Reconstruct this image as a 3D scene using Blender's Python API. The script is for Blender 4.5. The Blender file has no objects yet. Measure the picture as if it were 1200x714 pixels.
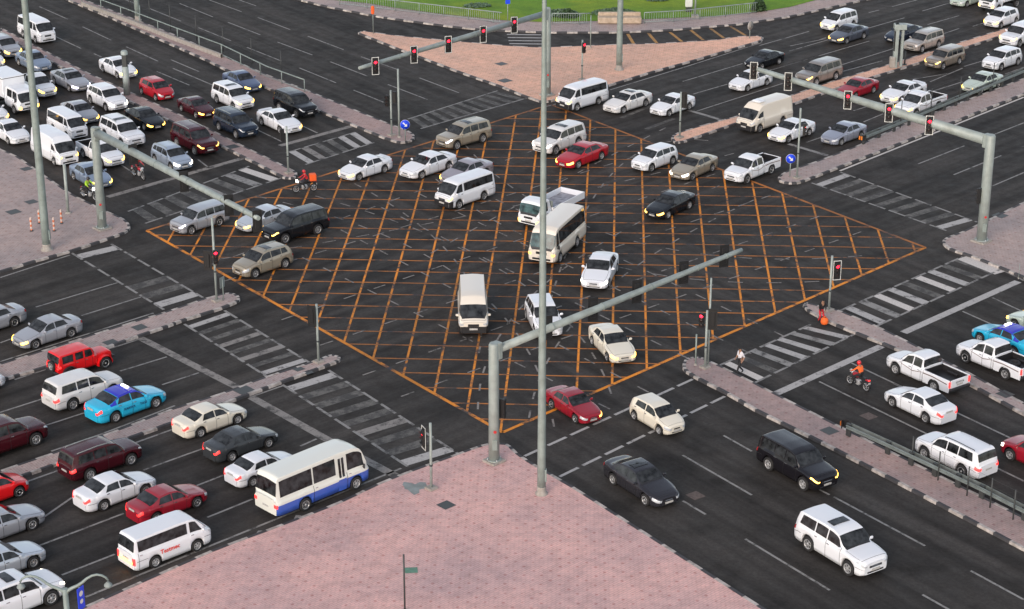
import bpy, bmesh, math, random
import numpy as np
from mathutils import Vector, Matrix
random.seed(4)
R = math.radians
# ------------------------------------------------------------------ camera, sky, sun, exposure
scn = bpy.context.scene
COL = scn.collection
FPX = 2430.0                      # focal length in photo pixels (photo 1200 wide)
PITCH = math.atan(990 / FPX)      # camera looks down this much
CAMH = 50.5                       # camera height over the road, metres
cd = bpy.data.cameras.new('camera')
cd.sensor_width = 36.0; cd.lens = 36.0 * FPX / 1200; cd.clip_start = 1; cd.clip_end = 5000
cam = bpy.data.objects.new('camera', cd); COL.objects.link(cam)
cam.location = (0, 0, CAMH); cam.rotation_euler = (math.pi / 2 - PITCH, 0, 0)
scn.camera = cam
w = bpy.data.worlds.new('World'); scn.world = w; w.use_nodes = True
SUN_EL, SUN_AZ = R(24), R(205)      # low soft sun behind the viewer's left shoulder, azimuth clockwise from +y
nt = w.node_tree
sky = nt.nodes.new('ShaderNodeTexSky'); sky.sky_type = 'NISHITA'; sky.sun_disc = False
sky.sun_elevation = SUN_EL; sky.sun_rotation = SUN_AZ; sky.dust_density = 1.0
bg = nt.nodes['Background']; bg.inputs['Strength'].default_value = 0.15
hs = nt.nodes.new('ShaderNodeHueSaturation'); hs.inputs['Saturation'].default_value = 0.55
tint = nt.nodes.new('ShaderNodeMix'); tint.data_type = 'RGBA'; tint.blend_type = 'MULTIPLY'; tint.inputs['Factor'].default_value = 1.0
tint.inputs['B'].default_value = (1.0, 0.965, 0.93, 1)     # dusty evening air
nt.links.new(sky.outputs['Color'], hs.inputs['Color']); nt.links.new(hs.outputs['Color'], tint.inputs['A'])
nt.links.new(tint.outputs['Result'], bg.inputs['Color'])
sl = bpy.data.lights.new('sun', 'SUN'); sl.energy = 1.1; sl.angle = R(35); sl.color = (1.0, 0.79, 0.68)
so = bpy.data.objects.new('sun', sl); COL.objects.link(so); so.location = (20, 200, 60)
sd = Vector((math.sin(SUN_AZ) * math.cos(SUN_EL), math.cos(SUN_AZ) * math.cos(SUN_EL), math.sin(SUN_EL)))
so.rotation_euler = (-sd).to_track_quat('-Z', 'Y').to_euler()
vs = scn.view_settings
vs.view_transform = 'Standard'; vs.look = 'None'; vs.gamma = 1.0; vs.use_curve_mapping = False; vs.exposure = 0.68

# ------------------------------------------------------------------ survey helpers: photo pixel -> point of the place
_c, _s = math.cos(PITCH), math.sin(PITCH)
def at(px, py, z=0.0):
    u, v = (px - 600) / FPX, (py - 357) / FPX
    d = (u, _c - v * _s, -_s - v * _c)
    t = (z - CAMH) / d[2]
    return Vector((d[0] * t, d[1] * t, z))
def height_at(base, py):
    """height of a point straight above ground point base that shows at photo row py"""
    v = (py - 357) / FPX
    k = (-_s - v * _c) / (_c - v * _s)
    return CAMH + base[1] * k
def dirv(deg): return Vector((math.cos(R(deg)), math.sin(R(deg)), 0))

# ------------------------------------------------------------------ materials
MATS = {}
def mat(name, col, rough=0.6, metal=0.0, coat=0.0, emit=None, es=0.0, spec=0.5, noise=0.0, nscale=8.0):
    if name in MATS: return MATS[name]
    m = bpy.data.materials.new(name); m.use_nodes = True
    b = m.node_tree.nodes['Principled BSDF']
    b.inputs['Base Color'].default_value = (*col, 1); b.inputs['Roughness'].default_value = rough
    b.inputs['Metallic'].default_value = metal; b.inputs['Coat Weight'].default_value = coat
    b.inputs['Coat Roughness'].default_value = 0.08
    b.inputs['Specular IOR Level'].default_value = spec
    if emit: b.inputs['Emission Color'].default_value = (*emit, 1); b.inputs['Emission Strength'].default_value = es
    if noise > 0:
        n = m.node_tree; tc = n.nodes.new('ShaderNodeTexCoord'); no = n.nodes.new('ShaderNodeTexNoise')
        no.inputs['Scale'].default_value = nscale; no.inputs['Detail'].default_value = 4
        mx = n.nodes.new('ShaderNodeMix'); mx.data_type = 'RGBA'; mx.blend_type = 'MULTIPLY'
        mx.inputs['Factor'].default_value = 1.0
        cr = n.nodes.new('ShaderNodeValToRGB')
        cr.color_ramp.elements[0].position = 0.3; cr.color_ramp.elements[1].position = 0.65
        g = 1 - noise
        cr.color_ramp.elements[0].color = (g, g * .98, g * .95, 1); cr.color_ramp.elements[1].color = (1, 1, 1, 1)
        n.links.new(tc.outputs['Object'], no.inputs['Vector']); n.links.new(no.outputs['Fac'], cr.inputs['Fac'])
        mx.inputs['A'].default_value = (*col, 1)
        n.links.new(cr.outputs['Color'], mx.inputs['B']); n.links.new(mx.outputs['Result'], b.inputs['Base Color'])
    MATS[name] = m
    return m

def ground_mat(name, build):
    m = bpy.data.materials.new(name); m.use_nodes = True; n = m.node_tree
    build(n, n.nodes['Principled BSDF'], lambda a, b: n.links.new(a, b)); MATS[name] = m
    return m
def N(n, t, **kw):
    x = n.nodes.new(t)
    for k, v in kw.items(): setattr(x, k, v)
    return x
def ramp(n, src, stops):
    c = N(n, 'ShaderNodeValToRGB'); e = c.color_ramp.elements
    while len(e) < len(stops): e.new(0.5)
    for i, (p, q) in enumerate(stops): e[i].position = p; e[i].color = (*q, 1) if len(q) == 3 else q
    n.links.new(src, c.inputs['Fac']); return c.outputs['Color']
def noise(n, vec, scale, detail=3, rough=0.55):
    o = N(n, 'ShaderNodeTexNoise'); o.inputs['Scale'].default_value = scale; o.inputs['Detail'].default_value = detail
    o.inputs['Roughness'].default_value = rough; n.links.new(vec, o.inputs['Vector']); return o.outputs['Fac']
def mapping(n, vec, rot=0, scale=(1, 1, 1)):
    m = N(n, 'ShaderNodeMapping'); m.vector_type = 'TEXTURE'
    m.inputs['Rotation'].default_value = (0, 0, rot); m.inputs['Scale'].default_value = scale
    n.links.new(vec, m.inputs['Vector']); return m.outputs['Vector']
def mulc(n, a, b, fac=1.0):
    m = N(n, 'ShaderNodeMix', data_type='RGBA', blend_type='MULTIPLY'); m.inputs['Factor'].default_value = fac
    n.links.new(a, m.inputs['A']); n.links.new(b, m.inputs['B']); return m.outputs['Result']
def mixc(n, f, a, b):
    m = N(n, 'ShaderNodeMix', data_type='RGBA'); n.links.new(f, m.inputs['Factor'])
    n.links.new(a, m.inputs['A']); n.links.new(b, m.inputs['B']); return m.outputs['Result']
G = lambda v: (v, v, v)

JC = at(630, 275)   # middle of the junction
def b_asphalt(n, b, link):
    geo = N(n, 'ShaderNodeNewGeometry'); P = geo.outputs['Position']
    base = ramp(n, noise(n, P, 0.09, 4), [(0.3, (0.031, 0.0295, 0.028)), (0.7, (0.051, 0.0465, 0.043))])
    fine = ramp(n, noise(n, P, 5.0, 6, 0.8), [(0.25, G(0.62)), (0.75, G(1.38))])
    # polished wheel tracks and oil down the middle of lanes, following each road
    sA = ramp(n, noise(n, mapping(n, P, R(-54), (30, 1.1, 1)), 1.0, 3), [(0.34, G(0.68)), (0.66, G(1.45))])
    sB = ramp(n, noise(n, mapping(n, P, R(44), (30, 1.1, 1)), 1.0, 3), [(0.34, G(0.68)), (0.66, G(1.45))])
    sub = N(n, 'ShaderNodeVectorMath', operation='SUBTRACT'); link(P, sub.inputs[0]); sub.inputs[1].default_value = JC
    def absdot(v):
        d = N(n, 'ShaderNodeVectorMath', operation='DOT_PRODUCT'); link(sub.outputs[0], d.inputs[0]); d.inputs[1].default_value = v
        a = N(n, 'ShaderNodeMath', operation='ABSOLUTE'); link(d.outputs['Value'], a.inputs[0]); return a.outputs[0]
    da, db = absdot(dirv(-54)), absdot(dirv(44))
    df = N(n, 'ShaderNodeMath', operation='SUBTRACT'); link(da, df.inputs[0]); link(db, df.inputs[1])
    mr = N(n, 'ShaderNodeMapRange'); link(df.outputs[0], mr.inputs['Value'])
    mr.inputs['From Min'].default_value = -6; mr.inputs['From Max'].default_value = 6
    st = mixc(n, mr.outputs['Result'], sB, sA)
    c = mulc(n, mulc(n, base, st), fine)
    patch = ramp(n, noise(n, P, 0.35, 3), [(0.52, G(1.0)), (0.66, G(0.70))])
    c = mulc(n, c, patch)
    link(c, b.inputs['Base Color'])
    rr = ramp(n, noise(n, P, 1.2, 4), [(0.3, G(0.62)), (0.7, G(0.85))]); link(rr, b.inputs['Roughness'])
    b.inputs['Specular IOR Level'].default_value = 0.12
    bp = N(n, 'ShaderNodeBump'); bp.inputs['Strength'].default_value = 0.3; bp.inputs['Distance'].default_value = 0.02
    link(noise(n, P, 18, 3), bp.inputs['Height']); link(bp.outputs['Normal'], b.inputs['Normal'])
ground_mat('asphalt', b_asphalt)

def paving(tone, tone2, rot):
    def f(n, b, link):
        geo = N(n, 'ShaderNodeNewGeometry'); P = geo.outputs['Position']
        br = N(n, 'ShaderNodeTexBrick'); link(mapping(n, P, R(rot)), br.inputs['Vector'])
        br.inputs['Scale'].default_value = 1.0; br.inputs['Brick Width'].default_value = 0.30; br.inputs['Row Height'].default_value = 0.15
        br.inputs['Mortar Size'].default_value = 0.012; br.inputs['Color1'].default_value = (*tone, 1); br.inputs['Color2'].default_value = (*tone2, 1)
        br.inputs['Mortar'].default_value = (*[t * .7 for t in tone], 1); br.inputs['Bias'].default_value = -0.1
        vo = N(n, 'ShaderNodeTexVoronoi'); vo.inputs['Scale'].default_value = 1.0; vo.inputs['Randomness'].default_value = 0.12
        link(mapping(n, P, R(rot), (0.62, 0.62, 1)), vo.inputs['Vector'])
        dots = ramp(n, vo.outputs['Distance'], [(0.10, (0.78, 0.62, 0.62)), (0.17, (1, 1, 1))])
        c = mulc(n, br.outputs['Color'], dots)
        c = mulc(n, c, ramp(n, noise(n, P, 0.22, 5, 0.6), [(0.32, (0.78, 0.81, 0.86)), (0.66, (1.06, 1.0, 0.99))]))
        c = mulc(n, c, ramp(n, noise(n, P, 1.6, 5, 0.7), [(0.3, G(0.80)), (0.6, G(1.04))]))
        link(c, b.inputs['Base Color']); b.inputs['Roughness'].default_value = 0.85
    return f
ground_mat('paving_pink', paving((0.74, 0.475, 0.435), (0.66, 0.44, 0.41), 43.5))
ground_mat('paving_peach', paving((0.84, 0.52, 0.37), (0.78, 0.50, 0.37), -52))
ground_mat('paving_grey', paving((0.46, 0.375, 0.345), (0.42, 0.35, 0.325), -52))
ground_mat('paving_median', paving((0.43, 0.32, 0.295), (0.38, 0.295, 0.275), 36))
def worn(col, wear, sc=1.2):
    def f(n, b, link):
        geo = N(n, 'ShaderNodeNewGeometry'); P = geo.outputs['Position']
        nz = ramp(n, noise(n, P, sc, 6, 0.75), [(wear, G(0.0)), (wear + 0.13, G(1.0))])
        A = N(n, 'ShaderNodeRGB'); A.outputs[0].default_value = (0.05, 0.048, 0.046, 1)
        B = N(n, 'ShaderNodeRGB'); B.outputs[0].default_value = (*col, 1)
        c = mixc(n, nz, A.outputs[0], B.outputs[0])
        c = mulc(n, c, ramp(n, noise(n, P, 9, 3), [(0.3, G(0.8)), (0.7, G(1.1))]))
        if col[0] > col[2] * 3: c = mulc(n, c, ramp(n, noise(n, P, 0.07, 3), [(0.36, (0.62, 0.68, 0.95)), (0.56, G(1.05))]))
        link(c, b.inputs['Base Color']); b.inputs['Roughness'].default_value = 0.8
    return f
ground_mat('line_white', worn((0.42, 0.41, 0.40), 0.33))
ground_mat('line_thin', worn((0.27, 0.265, 0.255), 0.37))
ground_mat('line_faded', worn((0.135, 0.13, 0.12), 0.45))
ground_mat('line_dull', worn((0.25, 0.235, 0.22), 0.38))
ground_mat('line_bright', worn((0.58, 0.55, 0.52), 0.26))
ground_mat('line_orange', worn((0.80, 0.27, 0.02), 0.39, 0.6))
ground_mat('line_orange_faded', worn((0.46, 0.16, 0.03), 0.38, 0.5))
ground_mat('line_yellow', worn((0.42, 0.22, 0.06), 0.34, 0.8))
def b_grass(n, b, link):
    geo = N(n, 'ShaderNodeNewGeometry'); P = geo.outputs['Position']
    c = ramp(n, noise(n, P, 0.4, 8, 0.75), [(0.3, (0.07, 0.17, 0.006)), (0.55, (0.13, 0.26, 0.010)), (0.75, (0.20, 0.31, 0.015))])
    c = mulc(n, c, ramp(n, noise(n, P, 6, 4, 0.8), [(0.25, G(0.55)), (0.75, G(1.4))]))
    c = mulc(n, c, ramp(n, noise(n, P, 0.12, 3), [(0.35, (1.5, 1.1, 0.9)), (0.55, (1, 1, 1))]))
    link(c, b.inputs['Base Color']); b.inputs['Roughness'].default_value = 0.95
ground_mat('grass', b_grass)

mat('kerb_white', (0.52, 0.48, 0.45), 0.8, noise=0.55, nscale=3)
mat('kerb_dark', (0.06, 0.06, 0.066), 0.8, noise=0.3, nscale=3)
mat('concrete', (0.36, 0.34, 0.31), 0.85, noise=0.3, nscale=4)
mat('galv', (0.27, 0.33, 0.315), 0.5, metal=0.1, noise=0.25, nscale=2.0)
mat('galv_light', (0.33, 0.385, 0.37), 0.5, metal=0.1, noise=0.25, nscale=1.5)
mat('black', (0.012, 0.012, 0.013), 0.5)
mat('rubber', (0.018, 0.018, 0.019), 0.75)
mat('dark_trim', (0.02, 0.02, 0.022), 0.45)
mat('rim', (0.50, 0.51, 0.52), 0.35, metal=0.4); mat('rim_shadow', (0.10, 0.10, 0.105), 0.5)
mat('chrome', (0.6, 0.62, 0.64), 0.2, metal=0.9)
mat('glass', (0.045, 0.05, 0.055), 0.05, spec=0.42, noise=0.92, nscale=2.6)
mat('glass_teal', (0.06, 0.12, 0.125), 0.06, spec=0.5, noise=0.9, nscale=2.2)
mat('plate', (0.6, 0.6, 0.58), 0.5, noise=0.5, nscale=30)
mat('lens_clear', (0.50, 0.53, 0.56), 0.12, spec=0.8)
mat('lens_red', (0.42, 0.02, 0.025), 0.2, spec=0.6)
mat('head_yellow', (0.9, 0.6, 0.2), 0.3, emit=(1.0, 0.52, 0.08), es=3.6)
mat('head_orange', (0.9, 0.5, 0.2), 0.3, emit=(1.0, 0.33, 0.05), es=2.4)
mat('head_white', (0.9, 0.9, 0.9), 0.3, emit=(1.0, 0.9, 0.75), es=5.5)
mat('head_blue', (0.9, 0.9, 0.9), 0.3, emit=(0.75, 0.72, 1.0), es=7.0)
mat('tail_lit', (0.8, 0.05, 0.04), 0.3, emit=(1.0, 0.03, 0.03), es=1.3)
mat('tail_amber', (0.8, 0.3, 0.04), 0.3, emit=(1.0, 0.30, 0.03), es=3.2)
mat('signal_red', (0.8, 0.02, 0.05), 0.3, emit=(1.0, 0.012, 0.03), es=4.0)
mat('signal_off', (0.03, 0.02, 0.02), 0.3)
mat('board_white', (0.62, 0.64, 0.62), 0.5)
mat('sign_blue', (0.01, 0.06, 0.75), 0.4)
mat('sign_white', (0.7, 0.7, 0.7), 0.5)
mat('sign_green', (0.05, 0.28, 0.2), 0.6)
mat('orange', (0.85, 0.12, 0.02), 0.6)
mat('rail_steel', (0.20, 0.24, 0.235), 0.5, metal=0.2, noise=0.3, nscale=2)
mat('sticker_red', (0.5, 0.03, 0.03), 0.5)
mat('post_dark', (0.045, 0.05, 0.05), 0.5)
mat('patch_teal', (0.26, 0.30, 0.30), 0.8, noise=0.35, nscale=1.5)
mat('leaf', (0.045, 0.095, 0.035), 0.8, noise=0.4, nscale=2)
mat('leaf_pale', (0.12, 0.20, 0.13), 0.8, noise=0.3, nscale=2)
PAINT = dict(white=(0.77, 0.80, 0.84), pearl=(0.72, 0.72, 0.71), ivory=(0.76, 0.72, 0.61), cream=(0.74, 0.69, 0.60),
    silver=(0.40, 0.42, 0.46), palesilver=(0.55, 0.60, 0.66), bluesilver=(0.36, 0.43, 0.53), silverblue=(0.33, 0.36, 0.44), bluegrey=(0.24, 0.31, 0.42),
    sandsilver=(0.46, 0.42, 0.38), beige=(0.38, 0.335, 0.26), greybeige=(0.27, 0.245, 0.225), greylilac=(0.36, 0.34, 0.38), tan=(0.30, 0.255, 0.21),
    steel=(0.10, 0.115, 0.15), navysteel=(0.10, 0.14, 0.24), navy=(0.018, 0.03, 0.055), black=(0.010, 0.012, 0.016), charcoal=(0.045, 0.045, 0.055),
    darkgrey=(0.05, 0.056, 0.062), blackplum=(0.012, 0.011, 0.015), palegreen=(0.48, 0.57, 0.50), red=(0.42, 0.008, 0.02), crimson=(0.30, 0.008, 0.022),
    hotred=(0.75, 0.008, 0.012), maroon=(0.065, 0.006, 0.012), sky=(0.02, 0.46, 0.72), bus=(0.74, 0.76, 0.70), taxiblue=(0.015, 0.02, 0.48), busblue=(0.05, 0.12, 0.52))
for k, c in PAINT.items():
    met = 0.35 if 'silver' in k or k in ('steel', 'greybeige', 'beige', 'tan', 'bluegrey', 'navysteel', 'charcoal', 'greylilac') else 0.0
    dark = max(c) < 0.12
    mat('paint_' + k, tuple(q * .8 for q in c) if dark else c, 0.24 if dark else 0.34, metal=met, coat=0.3 if dark else 0.6, spec=0.4 if dark else 0.5)

# ------------------------------------------------------------------ mesh helpers
class MB:
    """collects polygons; build() links them as one mesh object, data() only makes the mesh"""
    def __init__(s): s.v = []; s.f = []; s.m = []; s.sm = []
    def add(s, vs_, fs, mi=0, smooth=False):
        o = len(s.v); s.v += [tuple(p) for p in vs_]
        for f in fs: s.f.append([o + i for i in f]); s.m.append(mi); s.sm.append(smooth)
        return s
    def quad(s, a, b, c, d, mi=0): return s.add([a, b, c, d], [(0, 1, 2, 3)], mi)
    def box(s, c, size, mi=0, rz=0.0, bev=0.0, taper=1.0):
        x, y, z = (q / 2 for q in size); ca, sa = math.cos(rz), math.sin(rz)
        def T(p): return (c[0] + p[0] * ca - p[1] * sa, c[1] + p[0] * sa + p[1] * ca, c[2] + p[2])
        if bev <= 0:
            P = [T((i * x * (taper if k > 0 else 1), j * y * (taper if k > 0 else 1), k * z)) for k in (-1, 1) for i, j in ((-1, -1), (1, -1), (1, 1), (-1, 1))]
            return s.add(P, [(3, 2, 1, 0), (4, 5, 6, 7), (0, 1, 5, 4), (1, 2, 6, 5), (2, 3, 7, 6), (3, 0, 4, 7)], mi)
        b = min(bev, x * .9, y * .9, z * .9); P = []
        rings = [(-z, b), (-z + b, 0), (z - b, 0), (z, b)]
        for kz, ins in rings:
            X, Y = x - ins, y - ins; q = b if ins == 0 else b * .4
            for a_, e in ((-X, -Y + q), (-X + q, -Y), (X - q, -Y), (X, -Y + q), (X, Y - q), (X - q, Y), (-X + q, Y), (-X, Y - q)): P.append(T((a_, e, kz)))
        F = [tuple(range(7, -1, -1)), tuple(range(24, 32))]
        for r_ in range(3):
            for i in range(8): j = (i + 1) % 8; F.append((r_ * 8 + i, r_ * 8 + j, r_ * 8 + 8 + j, r_ * 8 + 8 + i))
        return s.add(P, F, mi)
    def tube(s, pts, rad, n=10, mi=0, caps=True, smooth=True):
        pts = [Vector(p) for p in pts]; rad = rad if isinstance(rad, (list, tuple)) else [rad] * len(pts)
        P = []; prev = None
        for i, p in enumerate(pts):
            t = (pts[min(i + 1, len(pts) - 1)] - pts[max(i - 1, 0)]).normalized()
            u = Vector((0, 0, 1)) if abs(t.z) < .95 else Vector((1, 0, 0))
            if prev is not None: u = prev
            a = t.cross(u).normalized(); b = a.cross(t).normalized(); prev = b
            for k in range(n): an = 2 * math.pi * k / n; P.append(p + (a * math.cos(an) + b * math.sin(an)) * rad[i])
        F = [(i * n + k, i * n + (k + 1) % n, (i + 1) * n + (k + 1) % n, (i + 1) * n + k) for i in range(len(pts) - 1) for k in range(n)]
        s.add(P, F, mi, smooth)
        if caps:
            o = len(s.v) - len(P); L = len(pts) - 1
            s.f.append([o + k for k in range(n - 1, -1, -1)]); s.m.append(mi); s.sm.append(False)
            s.f.append([o + L * n + k for k in range(n)]); s.m.append(mi); s.sm.append(False)
        return s
    def lathe(s, prof, origin=(0, 0, 0), axis='z', n=20, mi=0, smooth=True, caps=True):
        P = []
        for r_, h in prof:
            for k in range(n):
                a = 2 * math.pi * k / n; x, y = r_ * math.cos(a), r_ * math.sin(a)
                p = (x, y, h) if axis == 'z' else ((x, h, y) if axis == 'y' else (h, x, y))
                P.append((p[0] + origin[0], p[1] + origin[1], p[2] + origin[2]))
        F = [(i * n + k, i * n + (k + 1) % n, (i + 1) * n + (k + 1) % n, (i + 1) * n + k) for i in range(len(prof) - 1) for k in range(n)]
        s.add(P, F, mi, smooth)
        o = len(s.v) - len(P)
        for st, e in ((0, prof[0][0]), (len(prof) - 1, prof[-1][0])) if caps else ():
            if e > 1e-4: s.f.append([o + st * n + k for k in range(n)]); s.m.append(mi); s.sm.append(False)
        return s
    def grid(s, rows, mi=0, smooth=True):
        nr, nc = len(rows), len(rows[0]); P = [p for r_ in rows for p in r_]
        F = [(i * nc + j, i * nc + j + 1, (i + 1) * nc + j + 1, (i + 1) * nc + j) for i in range(nr - 1) for j in range(nc - 1)]
        return s.add(P, F, mi, smooth)
    def data(s, name, mats):
        me = bpy.data.meshes.new(name); me.from_pydata([tuple(p) for p in s.v], [], s.f)
        for m in (mats if isinstance(mats, (list, tuple)) else [mats]): me.materials.append(MATS[m] if isinstance(m, str) else m)
        me.polygons.foreach_set('material_index', s.m); me.polygons.foreach_set('use_smooth', s.sm)
        me.validate(); me.update(); return me
    def build(s, name, mats, parent=None, loc=(0, 0, 0)):
        o = bpy.data.objects.new(name, s.data(name, mats)); COL.objects.link(o); o.location = loc
        if parent: o.parent = parent
        return o
def link(name, me, parent=None, loc=(0, 0, 0), rz=0.0, scale=1.0):
    o = bpy.data.objects.new(name, me); COL.objects.link(o); o.location = loc; o.rotation_euler = (0, 0, rz)
    if scale != 1.0: o.scale = (scale,) * 3
    if parent: o.parent = parent
    return o
def thing(name, label, cat, loc=(0, 0, 0), rz=0.0, group=None):
    o = bpy.data.objects.new(name, None); COL.objects.link(o); o.location = loc; o.rotation_euler = (0, 0, rz)
    o.empty_display_size = 0.3
    return tag(o, label, cat, group)
def tag(o, label, cat, group=None):
    o['label'] = label; o['category'] = cat
    if group: o['group'] = group
    return o
def struct(o): o['kind'] = 'structure'; return o

# ------------------------------------------------------------------ ground
def poly_px(pts, z=0.1): return [at(x, y, z) for x, y in pts]
def poly_area(p): return sum(p[i].x * p[(i + 1) % len(p)].y - p[(i + 1) % len(p)].x * p[i].y for i in range(len(p))) / 2
gb = MB()
xs = [-900, -300, -120, -60, 0, 60, 120, 300, 900]; ys = [-60, 40, 80, 120, 160, 200, 260, 500, 1600]
gb.grid([[(x, y, 0) for x in xs] for y in ys], smooth=False)
struct(gb.build('ground', 'asphalt'))
KW, KH = 0.22, 0.14
def resample(p, step, closed=True):
    out = []; n = len(p)
    for i in range(n if closed else n - 1):
        a, b = p[i], p[(i + 1) % n]; L = (b - a).length; k = max(1, round(L / step))
        for j in range(k): out.append(a.lerp(b, j / k))
    if not closed: out.append(p[-1])
    return out
def smooth_poly(p):
    out = []; n = len(p)
    for i in range(n):
        a, b, c = p[i - 1], p[i], p[(i + 1) % n]
        d = min(1.0, (b - a).length * .4, (c - b).length * .4)
        out += [b + (a - b).normalized() * d, b * .5 + (b + (a - b).normalized() * d) * .25 + (b + (c - b).normalized() * d) * .25, b + (c - b).normalized() * d]
    return out
def island(name, pts, pave, kerb=True, block=1.0, px=True):
    p = [at(x, y, KH * .6) for x, y in pts] if px else [Vector(q) for q in pts]
    p = [Vector((q.x, q.y, 0)) for q in p]
    if poly_area(p) < 0: p.reverse()
    p = smooth_poly(p)
    p = resample(p, block)
    n = len(p); inner = []
    for i in range(n):
        t = (p[(i + 1) % n] - p[i - 1]).normalized(); nrm = Vector((-t.y, t.x, 0))
        inner.append(p[i] + nrm * KW)
    top = MB(); top.add([(q.x, q.y, KH) for q in inner], [tuple(range(n))])
    struct(top.build(name, pave))
    k = MB(); z0, z1 = -0.02, KH + 0.012
    for i in range(n):
        j = (i + 1) % n; mi = i % 2
        a, b, c, d = p[i], p[j], inner[j], inner[i]
        ab, bb_ = a.lerp(d, .12), b.lerp(c, .12)
        k.quad((a.x, a.y, z0), (b.x, b.y, z0), (bb_.x, bb_.y, z1), (ab.x, ab.y, z1), mi)
        k.quad((ab.x, ab.y, z1), (bb_.x, bb_.y, z1), (c.x, c.y, z1), (d.x, d.y, z1), mi)
        k.quad((c.x, c.y, z1), (c.x, c.y, z0), (d.x, d.y, z0), (d.x, d.y, z1), mi)
    struct(k.build('kerb', ['kerb_white', 'kerb_dark']))
    return p
def far(p, deg, d):   # photo pixel of nothing: continue from ground point p along a heading
    q = at(*p, KH * .6) + dirv(deg) * d; return q
def isl(name, pts, pave, extra=None):
    """pts are photo pixels; tuples of length 3 (px, py, ('h', deg, dist)) continue off the frame"""
    P = []
    for q in pts:
        if len(q) == 2: P.append(at(q[0], q[1], KH * .6))
        else: P.append(far((q[0], q[1]), q[2], q[3]))
    return island(name, P, pave, px=False)
isl('near_pavement', [(571, 520), (596, 520), (607, 532), (627, 545), (673.5, 571.5), (793.4, 648), (890, 709.7), (890, 709.7, -55, 25), (100, 711, -136.5, 25), (100, 711), (246, 646), (330, 615), (400, 588), (440, 568), (481, 552), (550, 527)], 'paving_pink')
isl('median_island', [(799, 427), (803, 421), (812, 419), (823, 419.5), (842, 428), (884, 448.8), (920, 467.5), (980.7, 498), (1119.7, 566.7), (1200, 606.6), (1200, 606.6, -54, 25), (1200, 645, -55, 25), (1200, 645), (1128, 606.6), (1052, 566.7), (962, 519.5), (884, 481.4), (852.5, 462.5), (812, 442), (800, 434)], 'paving_median')
isl('median_island', [(940, 358), (944, 355), (966, 360), (983, 364), (1025, 381), (1077, 407), (1107, 423), (1134, 436), (1200, 473), (1200, 473, -54, 25), (1200, 487, -54, 25), (1200, 487), (1132, 449), (1048, 409), (1002, 391), (968, 377), (945, 364)], 'paving_grey')
isl('corner_pavement', [(1102.5, 284), (1108, 279), (1123, 274), (1157.6, 258), (1193, 240), (1193, 240, 44, 60), (1250, 352, -54, 40), (1250, 352), (1200, 326), (1170, 313.6), (1138.6, 301), (1111, 292.5)], 'paving_grey')
isl('median_island', [(909.5, 210), (917.7, 202.5), (955.5, 190), (1001.8, 172.5), (1065, 143), (1200, 92), (1200, 92, 45, 40), (1200, 111, 45, 40), (1200, 111), (1040, 175), (950, 210), (934.5, 215.5), (917.7, 215)], 'paving_grey')
isl('median_island', [(785.5, 162), (790, 157.5), (810, 151), (840, 142.6), (863, 137), (928, 111.4), (968, 97.7), (1044, 75), (1124, 50), (1170, 36), (1200, 27.5), (1200, 27.5, 45, 40), (1200, 33.6, 45, 40), (1200, 34.5), (1170, 44), (1077.7, 74.5), (1040, 86), (985, 103), (932, 122), (863, 145.5), (840, 153.5), (802, 166.7), (790, 168)], 'paving_peach')
isl('triangle_island', [(418, 39), (425, 36.5), (463, 42), (517.7, 47), (589, 53.6), (631, 56), (722, 52.5), (768, 51.5), (840, 47.3), (863, 43), (890, 42.5), (896, 45), (892.5, 48.5), (800, 75.5), (768, 84), (713.5, 101), (660, 116), (643, 119.5), (634, 120), (610, 112), (589, 103), (534.5, 84), (490, 67), (463, 57)], 'paving_peach')
isl('far_pavement', [(345, -1), (383, 8.4), (440, 19.5), (463, 23), (530, 32), (568, 35.5), (640, 38.5), (726, 38.5), (789, 35.5), (840, 31), (863, 29.5), (926, 20), (1000, 3.5), (1000, 3.5, 40, 60), (600, -1, 90, 120), (345, -1, 127, 60)], 'paving_grey')
isl('median_island', [(80, 1), (80, 1, 127, 45), (94, -2, 127, 45), (94, -2), (200, 39), (313.5, 88), (357.6, 105), (400, 122.6), (454.6, 144.7), (480, 154), (487.5, 160), (484, 165.5), (469, 168.4), (450, 162.5), (410, 146), (374, 131), (263, 82), (240, 70.4), (126, 20)], 'paving_median')
isl('median_island', [(0, 32), (40, 53), (101, 84.5), (153.5, 108.5), (210, 134), (246, 151.5), (294.6, 176), (317.7, 187), (350, 203), (346, 209.5), (333, 209.5), (294.6, 189.8), (259, 172), (210, 148), (150, 119), (101, 95), (40, 63), (0, 43)], 'paving_median')
isl('corner_pavement', [(0, 175, 127, 50), (0, 175), (21, 183.6), (56.7, 208.8), (84, 227.7), (117.7, 244.5), (148, 258), (154.5, 266.5), (147, 273.6), (126, 281), (82, 295.7), (42, 306.5), (0, 319.5), (0, 319.5, -136, 50)], 'paving_grey')
isl('median_island', [(0, 427, -136, 30), (0, 427), (48, 412), (110, 392), (180.7, 370), (200, 364), (240, 350), (269, 343), (281, 347), (282, 353), (261, 362), (212.6, 377), (197.5, 383), (162, 395), (90, 421), (17, 442), (0, 447), (0, 447, -136, 30)], 'paving_grey')
isl('median_island', [(0, 553, -136, 30), (0, 552), (60, 532), (120, 511), (200, 480), (263, 460.4), (309, 442.5), (355.5, 428), (376.5, 420), (389, 415.5), (400.7, 419.5), (397.6, 424), (380.7, 430.5), (330, 449), (292.5, 463), (202, 497), (151, 515), (63, 546.5), (27, 559), (0, 568), (0, 568, -136, 30)], 'paving_grey')
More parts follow.
